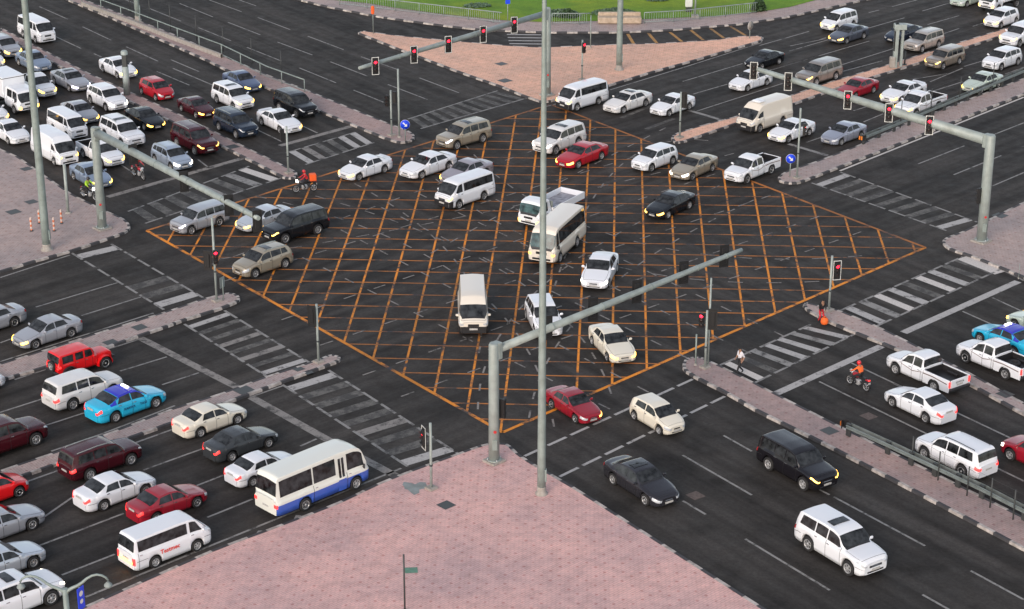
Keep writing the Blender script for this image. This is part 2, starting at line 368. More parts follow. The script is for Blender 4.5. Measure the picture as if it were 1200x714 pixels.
# lawn of the park behind the far pavement
lp = [at(x, y, KH) for x, y in ((389, 0), (430, 4), (463, 9.5), (520, 17), (589, 24), (631, 26), (697, 25), (755, 23), (840, 19), (884, 15), (926, 8.5), (957, 0))]
lp = [lp[0] + dirv(127) * 40] + lp + [lp[-1] + dirv(38) * 60, lp[5] + Vector((30, 160, 0)), lp[5] + Vector((-60, 160, 0))]
lawn = MB(); lawn.add([(p.x, p.y, KH + 0.03) for p in lp], [tuple(range(len(lp)))]); struct(lawn.build('lawn', 'grass'))

# ------------------------------------------------------------------ painted markings
marks = {}
def strip(a, b, wd, kind='line_thin', z=0.004, dash=None, wob=0.0):
    """a, b ground points; wd width in m; dash = (on, off) in m"""
    m = marks.setdefault((kind, z), MB())
    a, b = Vector((a[0], a[1], 0)), Vector((b[0], b[1], 0)); L = (b - a).length; t = (b - a) / L; n_ = Vector((-t.y, t.x, 0)) * wd / 2
    segs = []
    if dash:
        p = 0
        while p < L - .05: segs.append((p, min(p + dash[0], L))); p += dash[0] + dash[1]
    else: segs = [(0, L)]
    for p, q in segs:
        A, B = a + t * p, a + t * q
        m.add([(*(A - n_).xy, z), (*(B - n_).xy, z), (*(B + n_).xy, z), (*(A + n_).xy, z)], [(0, 1, 2, 3)])
def pl(x1, y1, x2, y2, wd=0.15, kind='line_thin', dash=None, z=0.004): strip(at(x1, y1), at(x2, y2), wd, kind, z, dash)
# lane lines (photo pixels surveyed on the ground)
for l in [(960, 447.3, 1200, 564), (998, 425.7, 1177.5, 510.3), (1047, 449.4, 1060, 455.6), (1178, 510.6, 1200, 521), (1128, 365, 1200, 397), (1163, 349, 1200, 366),
          (848, 510.5, 881, 529), (945, 566, 972, 580), (977, 582.4, 1084, 639.8), (1137.5, 669, 1200, 703), (800, 533.6, 881, 580.3), (1081, 697, 1120, 719), (800, 587, 827, 603), (873.4, 631.8, 972.3, 691.8),
          (200, 70, 233, 84), (46.2, 8, 79.4, 22.7), (96.7, 31.5, 130.3, 47.3), (148, 55, 185, 71.9), (202.8, 80.3, 252, 101), (63, 42, 95, 57), (110, 63, 119, 67), (184, 84, 222, 100),
          (210.5, 4.2, 249.4, 20), (267.2, 26.3, 305, 41), (325, 49.4, 366, 64.6), (387, 72.5, 430, 89.2), (454.6, 99.2, 500.8, 116.8),
          (245, 0, 283, 13.9), (302, 20.6, 340, 34.9), (360.7, 42.6, 402.7, 58.4), (423, 66.6, 467, 82), (491.4, 91.4, 537.6, 108.8),
          (175, 10, 212, 25), (232.6, 32.6, 270.4, 47.9), (289.3, 55.6, 329.8, 71.7), (350.8, 79.8, 393.7, 97.2), (414.3, 105.7, 449.4, 120), (280, 0, 300, 7), (147, 0, 160, 5),
          (355, 148, 372, 156), (303, 153, 330, 166), (232, 187, 245, 197), (140, 192, 152, 200),
          (40, 614, 84, 583.5), (84, 583.2, 84.5, 583), (168, 551, 236.4, 526.3), (45, 640, 145, 601.8), (190, 585, 262, 557), (72.5, 674, 134.5, 649.7), (243, 606.5, 296, 585),
          (0, 483.5, 52.5, 466.7), (140.8, 435, 195.5, 418.3), (53.6, 498.6, 98.8, 484), (190, 451, 233, 437), (42, 360, 137.7, 331.4), (95.6, 370, 165, 348.2), (0, 402, 14, 397), (352, 523, 371, 514.5), (0, 600, 10, 597), (5, 629, 43, 613),
          (1075.6, 192.4, 1130.2, 171), (1163, 158.5, 1200, 144), (1117.6, 205, 1173.3, 182.5), (1162.8, 218.2, 1200, 202.3), (1198, 172, 1200, 171.5),
          (800, 95.6, 870.4, 74.6), (897, 84, 1018.6, 48.3), (905, 82, 960, 65.6), (816.8, 130.3, 917.7, 97.7), (812.6, 110.3, 852.5, 98.8), (985, 76.5, 1049, 56.5), (985, 84.5, 1034, 71.5), (926, 54, 968, 45.5), (925, 60, 980, 44),
          (960, 47, 968, 44), (1018, 33, 1060, 21), (1018, 15, 1030, 12), (1081, 13, 1115, 3), (1087, 29, 1124, 18.5), (1106, 39.6, 1124, 33.5), (1045, 8, 1075, 0), (1153, 27, 1140, 31), (1000, 130, 1052, 114), (1070, 93, 1110, 86.5), (945, 167, 961, 161.5), (1012, 143, 1035, 133.5), (1090, 96, 1128, 80), (1130, 78, 1150, 72), (1178, 87, 1200, 79), (1090, 108, 1128, 96)]:
    pl(*l, 0.14)
# edge lines and double borders
for l in [(984.2, 200.4, 1200, 114), ]: pl(*l, 0.2, 'line_bright')
for l in [(1157, 262, 1200, 240.5), (1160, 309.5, 1200, 329), (100, 700, 246, 640), (246, 640, 470, 549), (0, 325.5, 82, 299), (890, 53.5, 948, 37), (800, 79.5, 893, 50), (640, 125, 713, 106), (30.5, 565, 201.8, 503.5), (0, 424, 180, 367), (120, 508.5, 205, 475.5), (60, 529, 120, 508.5), (715, 105.5, 800, 79.5), (850, 141, 925, 113), (926, 113, 985, 95), (17, 445, 162, 398), (600, 528, 673, 575), (292, 466, 332, 452)]: pl(*l, 0.15, 'line_thin')
def quad_zebra(b1, b2, n, duty=0.5, kinds=('line_white',), ends=True, border=0.18, bdash=(1.6, 0.35), skip=()):
    """crossing between two border lines b1, b2 (photo pixels), bars run from one to the other"""
    a0, a1 = at(*b1[:2]), at(*b1[2:]); c0, c1 = at(*b2[:2]), at(*b2[2:])
    strip(a0, a1, border, 'line_thin', 0.008, bdash); strip(c0, c1, border, 'line_thin', 0.008, bdash)
    for i in range(n):
        if i in skip: continue
        t0, t1 = (i + .5 - duty / 2) / n, (i + .5 + duty / 2) / n
        k = kinds[i % len(kinds)]; m = marks.setdefault((k, 0.004), MB())
        P = [a0.lerp(a1, t0), a0.lerp(a1, t1), c0.lerp(c1, t1), c0.lerp(c1, t0)]
        m.add([(p.x, p.y, 0.004) for p in P], [(0, 1, 2, 3)])
quad_zebra((843, 428.5, 950, 380.5), (884, 449, 1001, 392), 7, 0.42, ('line_bright', 'line_faded', 'line_thin', 'line_white', 'line_white', 'line_thin', 'line_white'))
quad_zebra((985, 364, 1128, 301), (1027, 382.5, 1172, 316), 9, 0.45, ('line_white', 'line_thin', 'line_bright', 'line_white', 'line_faded', 'line_bright', 'line_white', 'line_faded', 'line_faded'))
pl(1127, 302, 1172, 320, 1.0, 'line_bright', z=0.0045)
quad_zebra((951, 214.5, 1109, 270.5), (985, 202, 1145, 260.5), 9, 0.45, ('line_white', 'line_faded', 'line_faded', 'line_faded', 'line_faded', 'line_faded', 'line_faded', 'line_faded', 'line_white'))
quad_zebra((84, 296.7, 192, 363), (130, 286, 238, 349), 7, 0.5, ('line_white', 'line_faded', 'line_faded', 'line_faded', 'line_faded', 'line_faded', 'line_white'), skip=(1, 2, 3))
quad_zebra((216, 380, 313.5, 442), (263, 364, 364, 426), 8, 0.42, ('line_white', 'line_faded', 'line_faded', 'line_dull', 'line_faded', 'line_dull', 'line_faded', 'line_white'))
quad_zebra((331, 451, 481, 549), (385, 434, 537, 532), 9, 0.5, ('line_white', 'line_faded', 'line_faded', 'line_faded', 'line_faded', 'line_dull', 'line_faded', 'line_faded', 'line_white'))
quad_zebra((477.8, 139.8, 583, 106.5), (493, 151, 618, 115), 10, 0.5, ('line_faded', 'line_faded', 'line_faded', 'line_faded', 'line_faded', 'line_faded', 'line_faded', 'line_faded', 'line_faded', 'line_faded'), bdash=None)
quad_zebra((334.5, 179.4, 420, 154), (358, 193, 440, 166.7), 6, 0.5, ('line_white', 'line_dull', 'line_faded', 'line_faded', 'line_white', 'line_white'))
quad_zebra((150, 248, 292, 195), (170, 262, 332, 208), 8, 0.5, ('line_faded', 'line_faded', 'line_faded', 'line_faded', 'line_thin', 'line_faded', 'line_thin', 'line_bright'))
for l in [(909.4, 461.4, 1033, 405.7), (1058.8, 390, 1193, 330), (164, 396, 277.8, 454), (294.6, 465.6, 387, 517), (387, 517, 464, 558), (126, 231, 284, 185.7), (328, 171, 412, 148)]:
    pl(*l, 0.55, 'line_white' if l[0] > 900 else 'line_dull')
for l in [(924, 168.8, 970, 182.5), (806, 129, 850, 142)]: pl(*l, 0.4, 'line_thin')
pl(614.7, 534.7, 811.6, 444.6, 0.2, 'line_white', (1.5, .35)); pl(655.7, 558.8, 849.4, 464.6, 0.2, 'line_white', (1.5, .35))
for l in [(728, 138.5, 763, 124), (757, 151.5, 790, 139), (660, 112, 700, 100)][:2]: pl(*l, 0.4, 'line_faded')
for i in range(4): pl(594 + i, 40.5 + 3.6 * i, 634 + i, 41 + 3.6 * i, 0.3, 'line_white')
for l in [(735.6, 40, 742.9, 52), (759.7, 39, 770, 51), (785, 37.8, 799.6, 49.4), (809.5, 35.5, 824, 47), (832.6, 33.6, 849.4, 45.5), (856, 31, 874, 42)]: pl(*l, 0.3, 'line_yellow')
for l in [(152, 699, 166, 686), (205, 677, 213, 665), (258, 650, 264, 640), (298, 634, 306, 622), (345, 614, 350, 604)]: pl(*l, 0.3, 'line_thin')
# orange box junction with its grid
BOX = [at(172, 270.5), at(645, 122.5), at(1084.5, 290.3), at(589, 507)]
for i in range(4): strip(BOX[i], BOX[(i + 1) % 4], 0.24, 'line_orange' if i in (2, 3) else 'line_orange_faded', 0.012)
def clip(p, d):
    ts = []
    for i in range(4):
        a, b = BOX[i], BOX[(i + 1) % 4]; e = b - a; den = d.x * e.y - d.y * e.x
        if abs(den) < 1e-9: continue
        r_ = a - p; t = (r_.x * e.y - r_.y * e.x) / den; u = (r_.x * d.y - r_.y * d.x) / den
        if 0 <= u <= 1: ts.append(t)
    return (min(ts), max(ts)) if len(ts) >= 2 else None
gv = dirv(-92.87); gh = dirv(-2.87); G0 = at(719.8, 261.2); SP = 1.99 * CAMH / 48.5
for k in range(-30, 31):
    for d, o, z, wd in ((gv, gh, 0.006, 0.14), (gh, gv, 0.009, 0.15)):
        c = clip(G0 + o * SP * k, d)
        if c and c[1] - c[0] > .6:
            A, B = G0 + o * SP * k + d * c[0], G0 + o * SP * k + d * c[1]
            strip(A, B, wd, 'line_orange' if d is gv else 'line_orange_faded', z)
# white guide dashes through the junction: lane extensions and turning arcs
def dashes(pts, on=1.0, off=1.55, wd=0.12):
    pts = [Vector((p[0], p[1], 0)) for p in pts]; cum = [0]
    for i in range(1, len(pts)): cum.append(cum[-1] + (pts[i] - pts[i - 1]).length)
    def P(s_):
        for i in range(1, len(pts)):
            if s_ <= cum[i]: return pts[i - 1].lerp(pts[i], (s_ - cum[i - 1]) / max(1e-6, cum[i] - cum[i - 1]))
        return pts[-1]
    s_ = 0
    while s_ + on < cum[-1]: strip(P(s_), P(s_ + on), wd, 'line_dull', 0.015); s_ += on + off
def bez(a, b, c, n=24): return [a * (1 - t) ** 2 + b * 2 * t * (1 - t) + c * t * t for t in (i / n for i in range(n + 1))]
for a, b in (((240, 313), (700, 150)), ((262, 330), (790, 170)), ((330, 375), (880, 190)), ((375, 405), (925, 222)), ((425, 440), (985, 245)), ((470, 465), (1020, 268)), ((840, 437), (430, 235)), ((880, 415), (480, 222)), ((920, 395), (520, 205)), ((715, 480), (330, 290)), ((760, 460), (385, 262))):
    dashes([at(*a), at(*b)])
for a, b, c in (((300, 230), (620, 300), (650, 505)), ((340, 222), (680, 310), (720, 475)), ((395, 205), (590, 300), (560, 420)), ((560, 480), (560, 330), (850, 215)), ((620, 490), (640, 340), (905, 225)), ((1010, 300), (680, 330), (545, 170)), ((960, 330), (640, 350), (490, 190)), ((860, 180), (560, 260), (250, 305)), ((830, 165), (700, 150), (640, 370)), ((780, 150), (640, 220), (500, 300))):
    dashes(bez(at(*a), at(*b), at(*c)))
for (k, z), m in marks.items(): struct(m.build('road_marking', k))
# covers and repairs set into the surfaces
def flat_patch(px, py, sx, sy, deg, m, z, name='manhole_cover', label='', cat='cover', h=0.006):
    p = at(px, py, z); o = MB().box((0, 0, h / 2), (sx, sy, h), 0); o = o.build(name, m, loc=(p.x, p.y, z + 0.004)); o.rotation_euler.z = R(deg)
    return tag(o, label, cat)
TOP = KH + 0.001
for px, py, s_, deg, m, z, lb in [
    (522.8, 592, .75, 43, 'post_dark', TOP, 'dark square cover set in the pink near pavement'),
    (972, 505, .8, -54, 'post_dark', TOP, 'dark square cover in the median just before the guard rail'),
    (815, 581, .75, -54, 'cover_brown', 0, 'brown cover in the road right of the charcoal sedan'),
    (1018, 488, .75, -54, 'cover_brown', 0, 'brown cover in the road left of the white off-roader with black roof rails'),
    (1178, 462, .8, -54, 'post_dark', TOP, 'dark cover in the grey median beyond the white pickup tailgate'),
    (163.5, 383.7, .8, 43, 'post_dark', TOP, 'dark cover in the left median above the stop line'),
    (130, 401.5, .8, 43, 'post_dark', TOP, 'dark cover in the median beside the red boxy off-roader nose'),
    (349.6, 432.4, .6, 43, 'post_dark', TOP, 'small dark cover, the left one of two near the narrow median nose'),
    (361, 436.5, .5, 43, 'post_dark', TOP, 'small dark cover, the right one of two near the narrow median nose'),
    (285, 457, 1.0, 43, 'post_dark', TOP, 'large dark cover in the narrow median behind the ivory sedan'),
    (15.8, 248.4, .9, 43, 'post_dark', TOP, 'dark cover left of the striped posts on the left pavement'),
    (36.8, 236.7, .8, 43, 'post_dark', TOP, 'dark cover just left of the tall left lamp mast'),
    (31, 198, .8, 43, 'post_dark', TOP, 'dark cover near the kerb below the high-roof van'),
    (587.7, 75, .9, -50, 'post_dark', TOP, 'dark cover on the triangle island, the upper of two'),
    (591.7, 94.6, 1.0, -50, 'post_dark', TOP, 'dark cover on the triangle island, the lower of two'),
    (1172, 252.6, .9, 44, 'post_dark', TOP, 'dark cover by the kerb right of the big signal mast'),
    (272.5, 172, .9, -52, 'post_dark', TOP, 'dark cover in the median beside the maroon off-roader')]:
    if m == 'cover_brown': mat(m, (0.13, 0.10, 0.09), 0.8, noise=0.4, nscale=6)
    flat_patch(px, py, s_, s_, deg, m, z, label=lb)
# ------------------------------------------------------------------ vehicles
SPECS = {}
def spec(name, **k):
    SPECS[name] = k
SED_TOP = [(0, .60), (.02, .69), (.10, .79), (.27, .95), (.30, .99), (.44, 1.40), (.55, 1.46), (.68, 1.42), (.835, 1.10), (.86, 1.07), (.97, 1.03), (.99, .96), (1, .80)]
SED_BELT = [(0, .56), (.04, .66), (.27, .90), (.5, .93), (.85, 1.0), (.97, .97), (1, .76)]
SED_W = [(0, .62), (.012, .74), (.035, .86), (.08, .945), (.18, 1), (.8, 1), (.92, .95), (.965, .88), (.988, .79), (1, .68)]
spec('sedan', L=4.55, W=1.78, zb=.18, wr=.32, fa=.19, ra=.775, tum=.40, top=SED_TOP, belt=SED_BELT, wid=SED_W,
     ws=(1.01, 1.37), rw=(1.36, 1.10), side=[(.335, .39, .525, .525), (.54, .54, .735, .69)])
spec('bigsedan', L=4.85, W=1.83, zb=.18, wr=.335, fa=.19, ra=.775, tum=.40, wid=SED_W, belt=SED_BELT,
     top=[(0, .62), (.02, .71), (.10, .82), (.27, .97), (.30, 1.01), (.43, 1.41), (.54, 1.47), (.68, 1.43), (.85, 1.10), (.88, 1.06), (.97, 1.04), (.99, .96), (1, .80)],
     ws=(1.03, 1.38), rw=(1.37, 1.11), side=[(.335, .385, .525, .525), (.54, .54, .76, .70)])
spec('coupe', L=4.7, W=1.8, zb=.18, wr=.335, fa=.195, ra=.78, tum=.42, wid=SED_W, belt=SED_BELT,
     top=[(0, .60), (.02, .68), (.10, .80), (.29, .94), (.32, .98), (.47, 1.37), (.56, 1.42), (.68, 1.37), (.89, 1.08), (.92, 1.05), (.98, 1.04), (.992, .96), (1, .80)],
     ws=(1.0, 1.34), rw=(1.33, 1.10), side=[(.36, .42, .56, .56), (.575, .575, .78, .70)])
spec('hatch', L=3.8, W=1.65, zb=.18, wr=.30, fa=.19, ra=.83, tum=.36,
     top=[(0, .64), (.03, .76), (.2, .96), (.23, 1.0), (.40, 1.43), (.52, 1.5), (.85, 1.45), (.90, 1.39), (.97, 1.06), (.985, .96), (1, .80)],
     belt=[(0, .58), (.04, .70), (.23, .93), (.9, 1.03), (1, .76)], wid=[(0, .60), (.015, .74), (.05, .88), (.12, .97), (.2, 1), (.85, 1), (.95, .93), (.985, .84), (1, .72)],
     ws=(1.03, 1.39), rw=(1.37, 1.06), side=[(.265, .34, .55, .55), (.57, .57, .81, .79)])
spec('crossover', L=4.4, W=1.8, zb=.23, wr=.35, fa=.19, ra=.80, tum=.32, clad=1,
     top=[(0, .72), (.015, .88), (.07, .98), (.24, 1.09), (.26, 1.12), (.40, 1.58), (.5, 1.66), (.85, 1.60), (.90, 1.53), (.965, 1.16), (.985, 1.02), (1, .84)],
     belt=[(0, .68), (.04, .82), (.24, 1.02), (.9, 1.13), (1, .80)], wid=[(0, .64), (.012, .76), (.04, .89), (.1, .97), (.2, 1), (.85, 1), (.94, .95), (.98, .87), (1, .74)],
     ws=(1.14, 1.54), rw=(1.51, 1.18), side=[(.29, .36, .525, .525), (.54, .54, .73, .73), (.745, .745, .87, .83)])
spec('suv', L=4.9, W=1.92, zb=.28, wr=.39, fa=.185, ra=.765, tum=.24,
     top=[(0, .84), (.012, 1.02), (.05, 1.10), (.24, 1.18), (.26, 1.21), (.37, 1.73), (.45, 1.83), (.6, 1.86), (.92, 1.82), (.945, 1.76), (.978, 1.27), (.99, 1.14), (1, .98)],
     belt=[(0, .78), (.04, 1.0), (.24, 1.12), (.92, 1.18), (1, .92)], wid=[(0, .70), (.01, .80), (.03, .91), (.08, .98), (.2, 1), (.88, 1), (.96, .96), (.985, .90), (1, .80)],
     ws=(1.24, 1.70), rw=(1.72, 1.28), side=[(.285, .345, .50, .50), (.515, .515, .675, .675), (.69, .69, .905, .88)])
spec('mpv', L=4.2, W=1.68, zb=.24, wr=.31, fa=.18, ra=.80, tum=.28,
     top=[(0, .68), (.02, .82), (.18, 1.0), (.21, 1.05), (.36, 1.60), (.48, 1.70), (.88, 1.66), (.93, 1.58), (.975, 1.15), (.988, 1.02), (1, .84)],
     belt=[(0, .62), (.04, .76), (.21, 1.0), (.92, 1.06), (1, .80)], wid=[(0, .62), (.015, .76), (.05, .90), (.12, .98), (.2, 1), (.88, 1), (.96, .94), (.985, .87), (1, .76)],
     ws=(1.08, 1.56), rw=(1.56, 1.16), side=[(.24, .31, .50, .50), (.515, .515, .70, .70), (.715, .715, .91, .88)])
VAN_W = [(0, .82), (.008, .89), (.03, .96), (.09, 1), (.95, 1), (.985, .97), (1, .90)]
spec('van', L=4.75, W=1.72, zb=.22, wr=.33, fa=.20, ra=.74, tum=.12, wid=VAN_W,
     top=[(0, .98), (.008, 1.06), (.04, 1.14), (.065, 1.19), (.185, 1.84), (.24, 1.94), (.4, 1.98), (.95, 1.96), (.975, 1.88), (.988, 1.25), (1, 1.05)],
     belt=[(0, .92), (.04, 1.07), (.1, 1.12), (.95, 1.14), (1, 1.0)], ws=(1.22, 1.80), rw=(1.84, 1.25), side=[(.115, .20, .28, .28), (.315, .315, .94, .94)])
spec('highvan', L=5.3, W=1.85, zb=.22, wr=.34, fa=.19, ra=.75, tum=.10, wid=VAN_W,
     top=[(0, .98), (.008, 1.06), (.04, 1.16), (.06, 1.21), (.17, 1.86), (.21, 2.02), (.27, 2.22), (.4, 2.28), (.95, 2.26), (.978, 2.16), (.99, 1.25), (1, 1.05)],
     belt=[(0, .92), (.04, 1.08), (.1, 1.14), (.95, 1.16), (1, 1.0)], ws=(1.24, 1.84), rw=(1.95, 1.35), side=[(.11, .185, .27, .27)], ftop=.62)
BUS_W = [(0, .86), (.006, .92), (.02, .97), (.06, 1), (.96, 1), (.99, .97), (1, .92)]
spec('minibus', L=6.25, W=2.03, zb=.33, wr=.39, fa=.17, ra=.70, tum=.09, wid=BUS_W,
     top=[(0, 1.12), (.005, 1.22), (.015, 1.30), (.075, 2.22), (.105, 2.45), (.17, 2.58), (.3, 2.6), (.95, 2.58), (.98, 2.48), (.991, 1.4), (1, 1.2)],
     belt=[(0, 1.08), (.03, 1.24), (.95, 1.26), (1, 1.15)], ws=(1.32, 2.20), rw=(2.30, 1.5), side=[(.07, .09, .15, .15), (.165, .165, .955, .955)])
spec('coaster', L=6.6, W=2.03, zb=.33, wr=.39, fa=.15, ra=.70, tum=.09, wid=BUS_W, low=('paint_busblue', 2.0),
     top=[(0, 1.12), (.005, 1.22), (.015, 1.30), (.07, 2.25), (.10, 2.48), (.16, 2.62), (.3, 2.65), (.95, 2.62), (.98, 2.52), (.991, 1.4), (1, 1.2)],
     belt=[(0, 1.08), (.03, 1.24), (.95, 1.26), (1, 1.15)], ws=(1.32, 2.24), rw=(2.30, 1.5), side=[(.06, .075, .24, .24), (.365, .365, .60, .60), (.615, .615, .955, .955)], door=(.26, .345))
spec('pickup', L=5.2, W=1.78, zb=.29, wr=.37, fa=.185, ra=.775, tum=.26, umax=.60,
     top=[(0, .78), (.02, .93), (.06, 1.01), (.22, 1.10), (.245, 1.14), (.345, 1.62), (.42, 1.74), (.5, 1.76), (.565, 1.72), (.582, 1.64), (.594, 1.16), (.6, 1.08)],
     belt=[(0, .72), (.04, .90), (.22, 1.04), (.6, 1.06)], wid=[(0, .64), (.012, .76), (.04, .88), (.1, .96), (.2, 1), (1, 1)],
     ws=(1.17, 1.60), rw=(1.62, 1.22), side=[(.265, .335, .43, .43), (.445, .445, .565, .56)])
spec('flatbed', L=5.8, W=1.9, zb=.45, wr=.38, fa=.17, ra=.72, tum=.10, umax=.27, wid=[(0, .84), (.008, .92), (.03, .98), (.06, 1), (1, 1)],
     top=[(0, 1.12), (.004, 1.2), (.012, 1.27), (.05, 1.92), (.07, 2.06), (.14, 2.14), (.245, 2.12), (.26, 2.02), (.266, 1.4), (.27, 1.35)],
     belt=[(0, 1.08), (.02, 1.22), (.27, 1.24)], ws=(1.30, 1.90), rw=(1.95, 1.42), side=[(.06, .075, .20, .20)])
spec('boxtruck', L=6.2, W=1.95, zb=.45, wr=.38, fa=.16, ra=.72, tum=.10, umax=.42, wid=[(0, .84), (.008, .92), (.03, .98), (.06, 1), (1, 1)],
     top=[(0, 1.12), (.004, 1.2), (.012, 1.27), (.045, 1.92), (.065, 2.06), (.13, 2.14), (.395, 2.12), (.41, 2.02), (.416, 1.4), (.42, 1.35)],
     belt=[(0, 1.08), (.02, 1.22), (.42, 1.24)], ws=(1.30, 1.90), rw=(1.95, 1.42), side=[(.055, .07, .19, .19), (.215, .215, .36, .36)])
spec('jeep', L=4.3, W=1.86, zb=.42, wr=.41, fa=.165, ra=.80, tum=.09, umax=.985, flat=True,
     top=[(0, .98), (.01, 1.08), (.05, 1.12), (.30, 1.18), (.315, 1.21), (.365, 1.72), (.40, 1.82), (.5, 1.85), (.94, 1.84), (.955, 1.76), (.968, 1.2), (.985, 1.0)],
     belt=[(0, .94), (.04, 1.08), (.30, 1.13), (.985, 1.14)], wid=[(0, .56), (.02, .60), (.27, .70), (.315, .83), (.95, .83), (.975, .80), (1, .78)],
     ws=(1.24, 1.68), rw=(1.74, 1.25), side=[(.36, .38, .50, .50), (.53, .53, .67, .67), (.71, .71, .90, .90)])
spec('taxi', **SPECS['bigsedan']); SPECS['taxi'] = dict(SPECS['sedan'])

class Shape:
    def __init__(s, sp):
        s.sp = sp; s.L = sp['L']; s.W = sp['W'] / 2; s.um = sp.get('umax', 1.0)
        s.R = sp['wr'] + .085
    def prof(s, key, u):
        xs_, ys_ = zip(*s.sp[key]); k = .010 if key != 'wid' else .004
        u = np.asarray(u, float); acc = 0
        for d in (-1, -.5, 0, .5, 1): acc = acc + np.interp(np.clip(u + d * k, 0, s.um), xs_, ys_)
        return acc / 5
    def ring(s, u):
        sp = s.sp; w_ = s.W * float(s.prof('wid', u)); top = float(s.prof('top', u)); belt = min(float(s.prof('belt', u)), top - .015)
        zb = sp['zb']; e = min(u, s.um - u) / .05
        if e < 1: zb += .06 * (1 - e)
        x = u * s.L
        for a in (sp['fa'], sp['ra']):
            dx = abs(x - a * s.L)
            if dx < s.R: zb = max(zb, sp['wr'] + math.sqrt(s.R ** 2 - dx * dx))
        zb = min(zb, belt - .12); zm = .97 if 'low' in sp else zb + (belt - zb) * .5
        h = top - belt; t = min(1, max(0, (h - .06) / .22)); t = t * t * (3 - 2 * t)
        yb = .935 * w_ if not sp.get('flat') else .97 * w_
        y5 = (1 - t) * .80 * w_ + t * (yb - sp['tum'] * h); y6 = (1 - t) * .52 * w_ + t * (yb - sp['tum'] * h - .09)
        y3 = .99 * w_
        return [(.80 * w_, zb), (.965 * w_, zb + .015), (w_, zm), (y3, zb + (belt - zb) * .86), (yb, belt),
                (y5, belt + (.52 + .34 * t) * h), (y6, belt + (.82 + .13 * t) * h), (0, top)]
    def pt(s, u, sv, side=1, ring=None):
        r_ = ring or s.ring(u); i = min(6, int(sv)); f = sv - i
        p = [r_[max(0, i - 1)], r_[i], r_[i + 1], r_[min(7, i + 2)]]
        if i == 6: p[3] = (-r_[6][0], r_[6][1])
        if i in (3, 4, 0): q = [p[1][k] + (p[2][k] - p[1][k]) * f for k in (0, 1)]     # straight below, through glass
        else: q = [.5 * (2 * p[1][k] + (p[2][k] - p[0][k]) * f + (2 * p[0][k] - 5 * p[1][k] + 4 * p[2][k] - p[3][k]) * f * f + (3 * p[1][k] - p[0][k] - 3 * p[2][k] + p[3][k]) * f ** 3) for k in (0, 1)]
        return (s.L / 2 - u * s.L, side * max(0, q[0]), q[1])
    def u_at_top(s, z, front=True):
        us = np.linspace(0, s.um, 1200); t = s.prof('top', us); k = int(np.argmax(t))
        rng = range(0, k) if front else range(len(us) - 1, k, -1)
        for i in rng:
            if t[i] >= z: return float(us[i])
        return float(us[k])

def body_mesh(S):
    sp = S.sp; us = set(np.round(np.linspace(0, S.um, 34), 4))
    us |= {round(u, 4) for u, _ in sp['top'] if u <= S.um} | {.006, .012, .025, round(S.um - .006, 4), round(S.um - .014, 4)}
    for a in (sp['fa'], sp['ra']):
        for q in (-1.001, -1, -.985, -.94, -.85, -.7, -.5, -.25, 0, .25, .5, .7, .85, .94, .985, 1, 1.001):
            u = a + q * S.R / S.L
            if 0 < u < S.um: us.add(round(u, 5))
    us = sorted(us); svs = [0, .5, 1, 1.5, 2, 2.5, 3, 3.5, 4, 4.5, 5, 5.33, 5.66, 6, 6.5]
    rows = []
    for u in us:
        r_ = S.ring(u); L_ = [S.pt(u, sv, 1, r_) for sv in svs]; c = S.pt(u, 7, 1, r_)
        rows.append(L_ + [(c[0], 0, c[2])] + [(p[0], -p[1], p[2]) for p in reversed(L_)])
    m = MB(); m.grid(rows); nc = len(rows[0])
    if 'low' in sp:
        lim = sp['low'][1]
        for fi, f in enumerate(m.f):
            j = f[0] % nc; j = min(j, nc - 2 - j)
            if svs[min(j, len(svs) - 1)] < lim: m.m[fi] = 1
    if sp.get('clad'):
        for fi, f in enumerate(m.f):
            j = f[0] % nc; j = min(j, nc - 2 - j)
            if svs[min(j, len(svs) - 1)] < 1: m.m[fi] = 1
    n = len(rows)
    for k, rev in ((0, False), (n - 1, True)):
        f = [k * nc + j for j in range(nc)]
        if rev: f.reverse()
        m.f.append(f); m.m.append(0); m.sm.append(False)
    # roof rails, belt strips etc. are separate parts; underside closed
    f = []
    return m

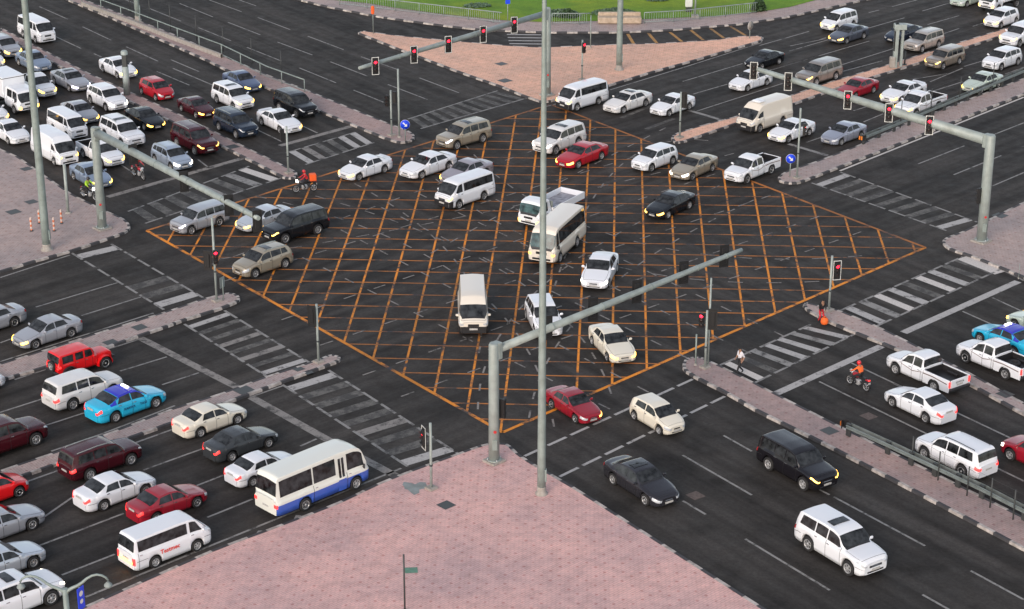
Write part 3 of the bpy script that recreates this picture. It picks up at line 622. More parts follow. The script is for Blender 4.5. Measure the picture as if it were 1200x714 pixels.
def patch(S, us, svs, mirror=False, off=.008, sides=(1,)):
    """a skin panel lying just proud of the body over the given stations"""
    m = MB()
    for sd_ in sides:
        rows = [[Vector(S.pt(u, sv, sd_)) for sv in row] for u, row in zip(us, svs)]
        out = []
        for i in range(len(rows)):
            o = []
            for j in range(len(rows[0])):
                a = rows[min(i + 1, len(rows) - 1)][j] - rows[max(i - 1, 0)][j]; b = rows[i][min(j + 1, len(rows[0]) - 1)] - rows[i][max(j - 1, 0)]
                n_ = a.cross(b); n_ = n_.normalized() if n_.length > 1e-9 else Vector((0, 0, 1))
                if n_.dot(rows[i][j] - Vector((rows[i][j].x * .85, 0, .55))) < 0: n_.negate()
                o.append(rows[i][j] + n_ * off)
            out.append(o)
        m.grid(out)
    return m
def cross_patch(S, us, smin, off=.008, n=7):
    """panel across the car from side to side (windscreens, sunroof)"""
    m = MB(); rows = []
    for u in us:
        r_ = S.ring(u); half = [S.pt(u, smin + (7 - smin) * k / n, 1, r_) for k in range(n)]; c = S.pt(u, 7, 1, r_)
        rows.append([Vector(p) for p in half] + [Vector((c[0], 0, c[2]))] + [Vector((p[0], -p[1], p[2])) for p in reversed(half)])
    out = []
    for i in range(len(rows)):
        o = []
        for j in range(len(rows[0])):
            a = rows[min(i + 1, len(rows) - 1)][j] - rows[max(i - 1, 0)][j]; b = rows[i][min(j + 1, len(rows[0]) - 1)] - rows[i][max(j - 1, 0)]
            n_ = a.cross(b); n_ = n_.normalized() if n_.length > 1e-9 else Vector((0, 0, 1))
            if n_.z < 0: n_.negate()
            o.append(rows[i][j] + n_ * off)
        out.append(o)
    m.grid(out); return m
lin = lambda a, b, n: [a + (b - a) * i / (n - 1) for i in range(n)]

PROTO = {}
HANDLE = MB().box((0, 0, 0), (.17, .03, .035)).data('door_handle', 'chrome')
def proto(kind):
    """meshes of one vehicle type, shared by all of that type"""
    if kind in PROTO: return PROTO[kind]
    sp = SPECS[kind]; S = Shape(sp); L, W = S.L, S.W; P = []   # list of (name, mesh, material-or-key, loc)
    slots = ['PAINT']
    if 'low' in sp: slots.append(sp['low'][0])
    if sp.get('clad'): slots.append('dark_trim')
    body = body_mesh(S)
    ch = MB(); xf, xr = L / 2 - sp['fa'] * L, L / 2 - sp['ra'] * L
    xe = L / 2 - S.um * L
    ch.box(((L / 2 + xe) / 2, 0, (sp['zb'] + .62) / 2 + .02), ((L / 2 - xe) * .93, W * 2 - .62, .62 - sp['zb'] + .1))
    if S.um < .9: ch.box((0, 0, .56), (L * .92, .8, .2))
    ch.box((xf, 0, sp['wr']), (.14, W * 1.6, .14)); ch.box((xr, 0, sp['wr']), (.14, W * 1.6, .14))
    P.append(('underbody', ch.data('underbody', 'black'), None, (0, 0, 0)))
    # bonnet, bumper and boot shut lines, drawn as narrow dark strips on the body
    if kind not in ('minibus', 'coaster', 'flatbed', 'boxtruck', 'jeep'):
        si = len(slots); slots.append('dark_trim'); k0 = {'van': .02, 'highvan': .02}.get(kind, .035); k1 = S.u_at_top(sp['ws'][0]) - .02
        for sd_ in (1, -1):
            body.grid([[(lambda p: (p[0], p[1], p[2] + .006))(S.pt(u, sv, sd_)) for sv in (4.72, 4.82)] for u in lin(k0, k1, 8)], si)
            body.grid([[(lambda p: (p[0], p[1] + sd_ * .008, p[2]))(S.pt(u, sv, sd_)) for sv in (2.14, 2.20)] for u in lin(.001, max(.01, sp['fa'] - S.R / S.L - .005), 6)], si)
            if S.um > .98: body.grid([[(lambda p: (p[0], p[1] + sd_ * .008, p[2]))(S.pt(u, sv, sd_)) for sv in (2.14, 2.20)] for u in lin(sp['ra'] + S.R / S.L + .005, .999, 6)], si)
            for a in (sp['fa'], sp['ra']): pass
        body.grid([[(lambda p: (p[0] + .004, p[1], p[2] + .006))(S.pt(k0 + e, sv, 1)) for e in (0, .003)] for sv in lin(4.72, 7, 8)], si)
        body.grid([[(lambda p: (p[0] + .004, p[1], p[2] + .006))(S.pt(k0 + e, sv, -1)) for e in (0, .003)] for sv in lin(4.72, 7, 8)], si)
    g = 'glass_teal' if kind in ('minibus', 'flatbed') else 'glass'
    us = [S.u_at_top(z) for z in lin(sp['ws'][0], sp['ws'][1], 7)]
    P.append(('windscreen', cross_patch(S, us, 5.25).data('windscreen', g), None, (0, 0, 0)))
    if kind not in ('boxtruck',):
        us = [S.u_at_top(z, False) for z in lin(sp['rw'][0], sp['rw'][1], 7)]
        P.append(('rear_window', cross_patch(S, us, 5.3).data('rear_window', 'glass'), None, (0, 0, 0)))
    ft = sp.get('ftop', 1.0)
    for sd_ in (1, -1):
        for (ub0, ut0, ub1, ut1) in sp['side']:
            fs = [4.13 + (4.93 - 4.13) * ft * k / 4 for k in range(5)]; nu = 9
            rows_s = []; rows_u = []
            m = MB(); rows = []
            for i in range(nu):
                row = []
                for k, f in enumerate(fs):
                    q = k / 4; a = ub0 + (ut0 - ub0) * q; b = ub1 + (ut1 - ub1) * q; u = a + (b - a) * i / (nu - 1)
                    p = S.pt(u, f, sd_); row.append((p[0], p[1] + sd_ * .012, p[2] + .002))
                rows.append(row)
            m.grid(rows); P.append(('side_window', m.data('side_window', 'glass'), None, (0, 0, 0)))
    # door shut lines and handles
    si = len(slots); slots.append('dark_trim')
    lines = [sp['side'][0][0] + .015] + [x[2] + .0075 for x in sp['side'][:2]]
    for sd_ in (1, -1):
        for u in lines:
            if any(abs(u - a) * L < S.R + .02 for a in (sp['fa'], sp['ra'])): continue
            rows = [[(lambda p: (p[0], p[1] + sd_ * .006, p[2]))(S.pt(uu, sv, sd_)) for uu in (u - .0022, u + .0022)] for sv in lin(1.0, 4.05, 7)]
            body.grid(rows, si)
        for u in lines[1:]:
            p = S.pt(u - .03, 3.3, sd_); P.append(('door_handle', HANDLE, None, (p[0], p[1] + sd_ * .02, p[2])))
    P.insert(0, ('body', body.data('body', ['paint_white'] + slots[1:]), 'PAINT', (0, 0, 0)))
    # lamps
    hs = {'suv': (2.9, 3.9), 'van': (2.7, 3.7), 'highvan': (2.7, 3.7), 'minibus': (2.1, 2.7), 'coaster': (2.1, 2.7), 'flatbed': (1.3, 2.1), 'boxtruck': (1.3, 2.1), 'pickup': (2.5, 3.95)}.get(kind, (2.3, 3.95))
    hu = .012 if kind in ('minibus', 'coaster', 'flatbed', 'boxtruck') else (.055 if kind in ('van', 'highvan') else .075)
    if kind == 'jeep':
        for sd_ in (1, -1):
            m = MB().lathe([(0, .03), (.09, .025), (.1, 0)], axis='x', n=14); P.append(('headlight', m.data('headlight', 'lens_clear'), 'HEAD', (L / 2 + .01, sd_ * .33, .88)))
    else:
        for sd_ in (1, -1):
            us = lin(.001, hu, 6); m = patch(S, us, [lin(hs[0] + .25 * i / 5, hs[1], 4) for i in range(6)], off=.014, sides=(sd_,))
            p0 = [Vector(S.pt(.001, q, sd_)) + Vector((.014, 0, 0)) for q in lin(hs[0], hs[1], 4)]
            inn = [Vector((p.x, p.y * .80, p.z)) for p in p0]; m.grid([p0, inn])
            P.append(('headlight', m.data('headlight', 'lens_clear'), 'HEAD', (0, 0, 0)))
    if S.um > .98:
        ts = {'suv': (2.6, 3.9), 'van': (1.7, 3.2), 'highvan': (1.7, 3.2), 'minibus': (1.8, 2.5), 'coaster': (1.7, 2.3), 'jeep': (2.6, 3.6)}.get(kind, (2.7, 3.9))
        tu = .012 if kind in ('van', 'highvan', 'minibus', 'coaster') else .05
        for sd_ in (1, -1):
            us = lin(S.um - tu, S.um - .001, 6); m = patch(S, us, [lin(ts[0], ts[1], 4)] * 6, off=.012, sides=(sd_,))
            p0 = [Vector(S.pt(S.um - .001, q, sd_)) + Vector((-.014, 0, 0)) for q in lin(ts[0], ts[1], 4)]
            inn = [Vector((p.x, p.y * .78, p.z)) for p in p0]; m.grid([p0, inn])
            P.append(('tail_light', m.data('tail_light', 'lens_red'), 'TAIL', (0, 0, 0)))
    # nose: grille, lower intake, plate ; tail: plate
    w0 = S.W * sp['wid'][0][1]; zt = S.prof('belt', 0).item(); zb = sp['zb'] + .08
    nx = L / 2 + .004
    gr = MB().box((nx, 0, zb + (zt - zb) * .78), (.03, w0 * (.9 if kind not in ('suv', 'pickup') else 1.15), (zt - zb) * .26), bev=.02)
    if kind == 'jeep':
        gr = MB()
        for k in range(7): gr.box((nx, (k - 3) * .085, .9), (.03, .045, .24))
    P.append(('grille', gr.data('grille', 'dark_trim'), None, (0, 0, 0)))
    if kind in ('suv', 'pickup', 'sedan', 'bigsedan', 'taxi', 'van'):
        cg = MB().box((nx + .015, 0, zb + (zt - zb) * .80), (.03, w0 * .8, .035), bev=.01); P.append(('grille_bar', cg.data('grille_bar', 'chrome'), None, (0, 0, 0)))
    it = MB().box((nx, 0, zb + (zt - zb) * .16), (.025, w0 * 1.5, (zt - zb) * .20), bev=.03); P.append(('lower_intake', it.data('lower_intake', 'dark_trim'), None, (0, 0, 0)))
    pm = MB().box((0, 0, 0), (.02, .5, .11)).data('number_plate', 'plate')
    P.append(('number_plate', pm, None, (nx + .025, 0, zb + (zt - zb) * .40)))
    rearx = -L / 2 - .012 if S.um > .98 else -L / 2 - .03
    P.append(('number_plate', pm, None, (rearx, 0, .88 if kind in ('sedan', 'bigsedan', 'coupe', 'taxi') else .75)))
    # mirrors
    um_ = sp['side'][0][0] + .012
    for sd_ in (1, -1):
        p = S.pt(um_, 4, sd_); big = kind in ('minibus', 'coaster', 'flatbed', 'boxtruck')
        m = MB().box((0, sd_ * .10, .03), (.11, .2, .15) if not big else (.08, .16, .3), bev=.04).box((0, sd_ * .01, -.02), (.05, .12, .04))
        P.append(('door_mirror', m.data('door_mirror', 'paint_white' if not big else 'dark_trim'), 'PAINT' if not big else None, (p[0], p[1] + sd_ * .02, p[2] + .06)))
    # wipers / cowl strip
    uc = S.u_at_top(sp['ws'][0]) - .008
    P.append(('cowl', cross_patch(S, [max(.001, uc - .012), uc, uc + .012], 5.15, off=.006).data('cowl', 'dark_trim'), None, (0, 0, 0)))
    P.append('WHEELS'); PROTO[kind] = (S, P, xf, xr)
    # kind specific
    if kind == 'pickup':
        x0, x1 = L / 2 - .607 * L, -L / 2 + .02; bd = MB(); zb_, zt_ = sp['zb'] + .06, 1.10
        xs_ = sorted(set(lin(x0, x1, 8) + [xr + q * S.R for q in (-1, -.97, -.85, -.6, -.3, 0, .3, .6, .85, .97, 1)]), reverse=True)
        def bot(x): d = abs(x - xr); return sp['wr'] + math.sqrt(S.R ** 2 - d * d) if d < S.R else zb_
        for sd_ in (1, -1):
            prof_ = lambda x: [(x, sd_ * W * .97, max(zb_, bot(x))), (x, sd_ * W * .995, max(.78, bot(x) + .03)), (x, sd_ * W * .97, zt_ - .05), (x, sd_ * W * .955, zt_), (x, sd_ * (W * .955 - .07), zt_), (x, sd_ * (W * .955 - .075), .70)]
            bd.grid([prof_(x) for x in xs_], smooth=False)
            bd.add([prof_(x1)[k] for k in range(6)], [(0, 1, 2, 3, 4, 5)])
        P.append(('cargo_bed', bd.data('cargo_bed', 'paint_white'), 'PAINT', (0, 0, 0)))
        bl = MB().box(((x0 + x1) / 2, 0, .69), (x0 - x1 - .06, W * 1.80, .04))
        for sd_ in (1, -1): bl.box(((x0 + x1) / 2, sd_ * (W * .955 - .085), .88), (x0 - x1 - .08, .015, .36)); bl.box((xr, sd_ * (W * .955 - .17), .80), (.8, .17, .18), bev=.05)
        bl.box((x0 - .02, 0, .9), (.02, W * 1.78, .38)); bl.box((x1 + .07, 0, .88), (.015, W * 1.78, .36))
        P.append(('bed_liner', bl.data('bed_liner', 'dark_trim'), None, (0, 0, 0)))
        tg = MB().box((x1 + .0, 0, .84), (.06, W * 1.62, .50), bev=.02); P.append(('tailgate', tg.data('tailgate', 'paint_white'), 'PAINT', (0, 0, 0)))
        bm = MB().box((x1 - .07, 0, .50), (.16, W * 1.86, .17), bev=.04); P.append(('rear_bumper', bm.data('rear_bumper', 'dark_trim'), None, (0, 0, 0)))
        for sd_ in (1, -1): P.append(('tail_light', MB().box((0, 0, 0), (.09, .15, .36), bev=.04).data('tail_light', 'lens_red'), 'TAIL', (x1 + .0, sd_ * W * .915, .86)))
    if kind in ('flatbed', 'boxtruck'):
        x0, x1 = L / 2 - (S.um + .02) * L, -L / 2; z0 = .98; lx, cx = x0 - x1, (x0 + x1) / 2
        if kind == 'flatbed':
            b_ = MB().box((cx, 0, z0), (lx, W * 2 + .1, .08))
            for sd_ in (1, -1): b_.box((cx, sd_ * (W + .03), z0 + .24), (lx, .05, .42))
            for xx in (x0 - .03, x1 + .03): b_.box((xx, 0, z0 + .242), (.05, W * 2 + .004, .40))
            P.append(('cargo_bed', b_.data('cargo_bed', 'paint_white'), 'PAINT', (0, 0, 0)))
            mat('bed_floor', (0.36, 0.37, 0.42), 0.8, noise=0.5, nscale=3)
            P.append(('bed_floor', MB().box((cx, 0, z0 + .05), (lx - .12, W * 2 - .04, .03)).data('bed_floor', 'bed_floor'), None, (0, 0, 0)))
            P.append(('headboard', MB().box((x0 - .05, 0, z0 + .45), (.06, W * 1.9, .9)).data('headboard', 'galv_light'), None, (0, 0, 0)))
        else:
            b_ = MB().box((cx, 0, z0 + .85), (lx, W * 2 + .1, 1.8), bev=.05); P.append(('cargo_box', b_.data('cargo_box', 'paint_white'), 'PAINT', (0, 0, 0)))
            P.append(('box_trim', MB().box((cx, 0, z0 + .02), (lx + .03, W * 2 + .14, .1)).box((cx, 0, z0 + 1.66), (lx + .03, W * 2 + .14, .05)).data('box_trim', 'post_dark'), None, (0, 0, 0)))
        for sd_ in (1, -1): P.append(('tail_light', MB().box((0, 0, 0), (.06, .3, .12)).data('tail_light', 'lens_red'), 'TAIL', (x1 - .02, sd_ * W * .75, .8)))
        P.append(('mudguard', MB().box((xr, W - .12, .87), (.95, .26, .04)).box((xr, -W + .12, .87), (.95, .26, .04)).data('mudguard', 'black'), None, (0, 0, 0)))
    if kind == 'jeep':
        for sd_ in (1, -1):
            for cx in (xf, xr):
                m = MB(); pr = []
                for a in lin(-10, 190, 13):
                    c_, s_ = math.cos(R(a)), math.sin(R(a)); r0 = S.R + .01
                    pr.append([(cx + c_ * r0, sd_ * .60, sp['wr'] + s_ * r0), (cx + c_ * (r0 + .07), sd_ * .60, sp['wr'] + s_ * (r0 + .07)), (cx + c_ * (r0 + .06), sd_ * .92, sp['wr'] + s_ * (r0 + .05)), (cx + c_ * r0, sd_ * .93, sp['wr'] + s_ * r0)])
                m.grid(pr, smooth=False); P.append(('fender', m.data('fender', 'paint_white' if cx == xf else 'dark_trim'), 'PAINT' if cx == xf else None, (0, 0, 0)))
        P.append(('spare_wheel', None, 'SPARE', (-L / 2 + .02, 0, .98)))
        P.append(('bumper', MB().box((L / 2 + .1, 0, .62), (.2, 1.3, .18), bev=.05).data('bumper', 'dark_trim'), None, (0, 0, 0))); P.append(('bumper', MB().box((-L / 2 + .02, 0, .6), (.2, 1.5, .18), bev=.05).data('bumper', 'dark_trim'), None, (0, 0, 0)))
    if kind == 'coaster':
        d0, d1 = sp['door']; y = -W - .004
        dm = MB(); xa, xb = L / 2 - d0 * L, L / 2 - d1 * L
        dm.grid([[(lambda p: (p[0], p[1] - .014, p[2]))(S.pt(u, sv, -1)) for sv in lin(.95, 4.93, 10)] for u in lin(d0, d1, 3)])
        for fi, f in enumerate(dm.f):
            if dm.v[f[0]][2] < .9: dm.m[fi] = 1
        P.append(('door', dm.data('door', ['paint_bus', 'paint_busblue']), None, (0, 0, 0)))
        for a, b in ((d0 + .012, (d0 + d1) / 2 - .005), ((d0 + d1) / 2 + .005, d1 - .012)):
            m = MB(); m.grid([[(lambda p: (p[0], p[1] - .026, p[2]))(S.pt(u, sv, -1)) for sv in lin(3.3, 4.85, 6)] for u in lin(a, b, 3)])
            P.append(('door_window', m.data('door_window', 'glass'), None, (0, 0, 0)))
    return PROTO[kind]

WHEEL = {}
def wheel_meshes(r_):
    r_ = round(r_, 3)
    if r_ in WHEEL: return WHEEL[r_]
    t = MB().lathe([(r_ * .62, -.10), (r_ * .93, -.11), (r_, -.085), (r_, .085), (r_ * .93, .11), (r_ * .62, .10), (r_ * .62, -.10)], axis='y', n=26, caps=False)
    b = MB().lathe([(r_ * .64, .085), (r_ * .64, .108), (r_ * .56, .10), (r_ * .55, .05)], axis='y', n=24, caps=False)
    for k in range(6):
        a = 2 * math.pi * k / 6; c_, s_ = math.cos(a), math.sin(a); h = r_ * .10
        P = [(c_ * q - s_ * e, yy, s_ * q + c_ * e) for q, e, yy in ((r_ * .1, -h, .095), (r_ * .58, -h * 1.2, .10), (r_ * .58, h * 1.2, .10), (r_ * .1, h, .095))]
        b.add(P, [(0, 1, 2, 3)]); b.add(P, [(3, 2, 1, 0)])
    b.lathe([(0, .11), (r_ * .16, .105), (r_ * .17, .06)], axis='y', n=12)
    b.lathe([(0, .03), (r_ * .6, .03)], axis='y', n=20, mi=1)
    WHEEL[r_] = (t.data('tyre', 'rubber'), b.data('rim', ['rim', 'rim_shadow'])); return WHEEL[r_]
def put_wheel(parent, x, y, r_, flip, name='wheel'):
    t, b = wheel_meshes(r_)
    o = link(name, t, parent, (x, y, r_), math.pi if flip else 0)
    link('rim', b, o)
    return o
KIND = dict(sedan='sedan', bigsedan='sedan', coupe='coupe', hatch='hatchback', crossover='crossover', suv='off_roader', mpv='people_carrier', van='van', highvan='panel_van',
            minibus='minibus', coaster='minibus', pickup='pickup_truck', flatbed='flatbed_lorry', boxtruck='box_lorry', jeep='off_roader', taxi='taxi')
CATS = dict(sedan='car', coupe='car', hatchback='car', crossover='car', off_roader='off-roader', people_carrier='car', van='van', panel_van='van', minibus='minibus',
            pickup_truck='pickup', flatbed_lorry='lorry', box_lorry='lorry', taxi='taxi')
HEADM = {'hy': 'head_yellow', 'hw': 'head_white', 'hb': 'head_blue', 'ho': 'head_orange', 'hg': 'lens_clear'}
def setmat(o, slot, m):
    o.material_slots[slot].link = 'OBJECT'; o.material_slots[slot].material = MATS[m]
def vehicle(kind, x, y, deg, sc, paint, opts, label):
    S, P, xf, xr = proto(kind); L, W = S.L, S.W; sp = S.sp; ops = opts.split()
    kn = KIND[kind]
    root = thing(kn, label, CATS[kn], (x, y, 0.0), R(deg), CATS[kn].replace('-', ' ') + 's in the junction traffic')
    root.scale = (sc,) * 3
    pm = 'paint_' + paint
    hm = next((HEADM[o[:2]] for o in ops if o[:2] in HEADM), None); one = any(o.endswith('1') and o[:2] in HEADM for o in ops)
    nh = 0
    for e in P:
        if e == 'WHEELS':
            for px in (xf, xr):
                for sd_ in (1, -1): put_wheel(root, px, sd_ * (W - .115), sp['wr'], sd_ < 0)
            continue
        name, me, key, loc = e
        if key == 'SPARE':
            o = put_wheel(root, 0, 0, .38, False, 'spare_wheel'); o.location = loc; o.rotation_euler = (0, 0, math.pi / 2); continue
        o = link(name, me, root, loc)
        if key == 'PAINT': setmat(o, 0, pm)
        elif key == 'HEAD':
            nh += 1
            if hm and not (one and nh == 2): setmat(o, 0, hm)
        elif key == 'TAIL' and 'tl' in ops: setmat(o, 0, 'tail_lit')
    zt = max(z for _, z in sp['top'])
    if 's' in ops:
        k = dict(suv=(.50, .60), crossover=(.50, .62)).get(kind, (.50, .61)); 
        cross_patch(S, lin(k[0], k[1], 5), 6.25, off=.022).build('sunroof', 'glass', root)
    if 'rl' in ops: pass
    if kind in ('suv', 'crossover') and ('rr' in ops or len(label) % 3 == 0):
        for sd_ in (1, -1):
            m = MB()
            pts = [Vector(S.pt(u, 6.05, sd_)) + Vector((0, 0, .05)) for u in lin(.44, .88, 6)]
            m.tube([pts[0] - Vector((0, 0, .05))] + pts + [pts[-1] - Vector((0, 0, .05))], .022, 6)
            m.build('roof_rail', 'dark_trim' if 'rr' in ops or paint == 'greybeige' else 'galv_light', root)
    if kind in ('suv',) and 'sp' in ops:
        o = put_wheel(root, 0, 0, .36, False, 'spare_wheel'); o.location = (-L / 2 - .1, .0, 1.0); o.rotation_euler = (0, 0, math.pi / 2)
    if ('sp2' in ops or kind == 'coupe') or 't' in ops:
        m = MB(); rows = []
        for i, yy in enumerate(lin(-W * .68, W * .68, 9)):
            zz = SPECS[kind]['top'][-3][1] + .02
            rows.append([(-L / 2 + .24 + .10 * (abs(yy) / W) ** 2, yy, zz - .03), (-L / 2 + .12 + .12 * (abs(yy) / W) ** 2, yy, zz + .03), (-L / 2 + .09 + .12 * (abs(yy) / W) ** 2, yy, zz + .0)])
        m.grid(rows); o = m.build('spoiler', pm, root)
    if 'bb' in ops:
        m = patch(S, lin(.001, .06, 6), [lin(.3, 2.4, 7)] * 6, off=.03, sides=(1, -1)); p0 = [S.pt(.001, q, 1) for q in lin(.3, 2.4, 7)]
        m.grid([[(p[0] + .03, p[1], p[2]) for p in p0], [(p[0] + .03, -p[1], p[2]) for p in p0]]); m.build('bumper', 'dark_trim', root)
    if 'ac' in ops:
        MB().box((L * .17, 0, 2.34), (.75, .8, .16), bev=.06).box((L * .17, 0, 2.43), (.4, .4, .04), bev=.02).build('roof_cooler', 'paint_white', root)
    if 'st' in ops:
        mat('stripe', (0.16, 0.11, 0.10), 0.5)
        for sd_ in (1, -1):
            m = MB()
            for (u0, u1, s0, s1, th) in ((.25, .45, 3.0, 2.3, .14), (.45, .60, 2.3, 2.9, .14)):
                m.grid([[(lambda p: (p[0], p[1] + sd_ * .014, p[2]))(S.pt(u, s0 + (s1 - s0) * k / 6 + e, sd_)) for e in (0, th)] for k, u in enumerate(lin(u0, u1, 7))])
            m.grid([[(L / 2 - u * L, sd_ * (W * .995 + .012), z + e) for e in (0, .06)] for u, z in ((.61, .90), (.75, .93), (.97, .84))], smooth=False)
            m.build('side_stripe', 'stripe', root)
    if 'toy' in ops: text_on(root, 'TOYOTA', .17, (-L / 2 - .018, 0, .88), 'post_dark', 'tailgate_lettering')
    if 'tyre' in ops:
        tag(put_on(root, L, W), 'spare tyre lying in the bed of the white pickup at the right edge', 'tyre')
    if 'txt' in ops:
        MB().box((-L / 2 - .03, 0, .60), (.04, 1.15, .14), bev=.02).build('rear_lamp_strip', 'head_yellow', root)
        text_on(root, 'Testmec', .34, (-.25, -W - .02, .80), 'letter_red', 'side_lettering', side=True)
    if kind == 'taxi':
        # dark blue roof: panels over roof and pillars, lit sign
        cross_patch(S, [S.u_at_top(z) for z in lin(1.38, 1.45, 3)] + lin(.52, .66, 5) + [S.u_at_top(z, False) for z in (1.42, 1.37)], 5.05, off=.01).build('roof_panel', 'paint_taxiblue', root)
        m = MB()
        for sd_ in (1, -1):
            m.grid([[(lambda p: (p[0], p[1] + sd_ * .007, p[2] + .001))(S.pt(u, sv, sd_)) for sv in lin(4.9, 5.2, 3)] for u in lin(.36, .74, 9)])
            m.grid([[(lambda p: (p[0], p[1] + sd_ * .007, p[2] + .001))(S.pt(u, sv, sd_)) for sv in lin(4.1, 5.2, 5)] for u in lin(.745, .83, 5)])
        m.build('pillar_panel', 'paint_taxiblue', root)
        mat('taxi_sign', (.8, .8, .8), .4, emit=(1, .97, .92), es=2.2)
        MB().box((.02, 0, 1.51), (.18, .60, .12), bev=.04).build('roof_sign', 'taxi_sign', root)
        mat('decal_dark', (0.01, 0.06, 0.16), 0.5)
        text_on(root, 'KARWA', .2, (-.35, -W * 1.0 - .01, .62), 'decal_dark', 'side_lettering', side=True)
        text_on(root, 'TAXI', .2, (.55, -W * 1.0 - .01, .62), 'decal_dark', 'side_lettering', side=True)
    return root
mat('letter_red', (0.75, 0.05, 0.03), 0.5)
TEXTS = {}
def text_mesh(s, size):
    if (s, size) in TEXTS: return TEXTS[(s, size)]
    cu = bpy.data.curves.new('lettering', 'FONT'); cu.body = s; cu.size = size; cu.align_x = 'CENTER'; cu.align_y = 'CENTER'; cu.extrude = .003; cu.resolution_u = 2; cu.offset = size * .02
    o = bpy.data.objects.new('lettering', cu); COL.objects.link(o); bpy.context.view_layer.update()
    me = bpy.data.meshes.new_from_object(o.evaluated_get(bpy.context.evaluated_depsgraph_get())); bpy.data.objects.remove(o); bpy.data.curves.remove(cu)
    TEXTS[(s, size)] = me; return me
def text_on(root, s, size, loc, m, name, side=False):
    me = text_mesh(s, size).copy(); me.materials.clear(); me.materials.append(MATS[m])
    o = link(name, me, root, loc)
    o.rotation_euler = (math.pi / 2, 0, 0) if side else (math.pi / 2, 0, -math.pi / 2)
    return o
def put_on(root, L, W):
    p = Matrix.Translation(root.location) @ Matrix.Rotation(root.rotation_euler.z, 4, 'Z') @ Vector((-L * .27, 0, .83))
    o = MB().lathe([(.20, -.1), (.34, -.1), (.37, -.05), (.37, .05), (.34, .1), (.20, .1), (.20, -.1)], n=22).build('spare_tyre', 'rubber', loc=p); return o
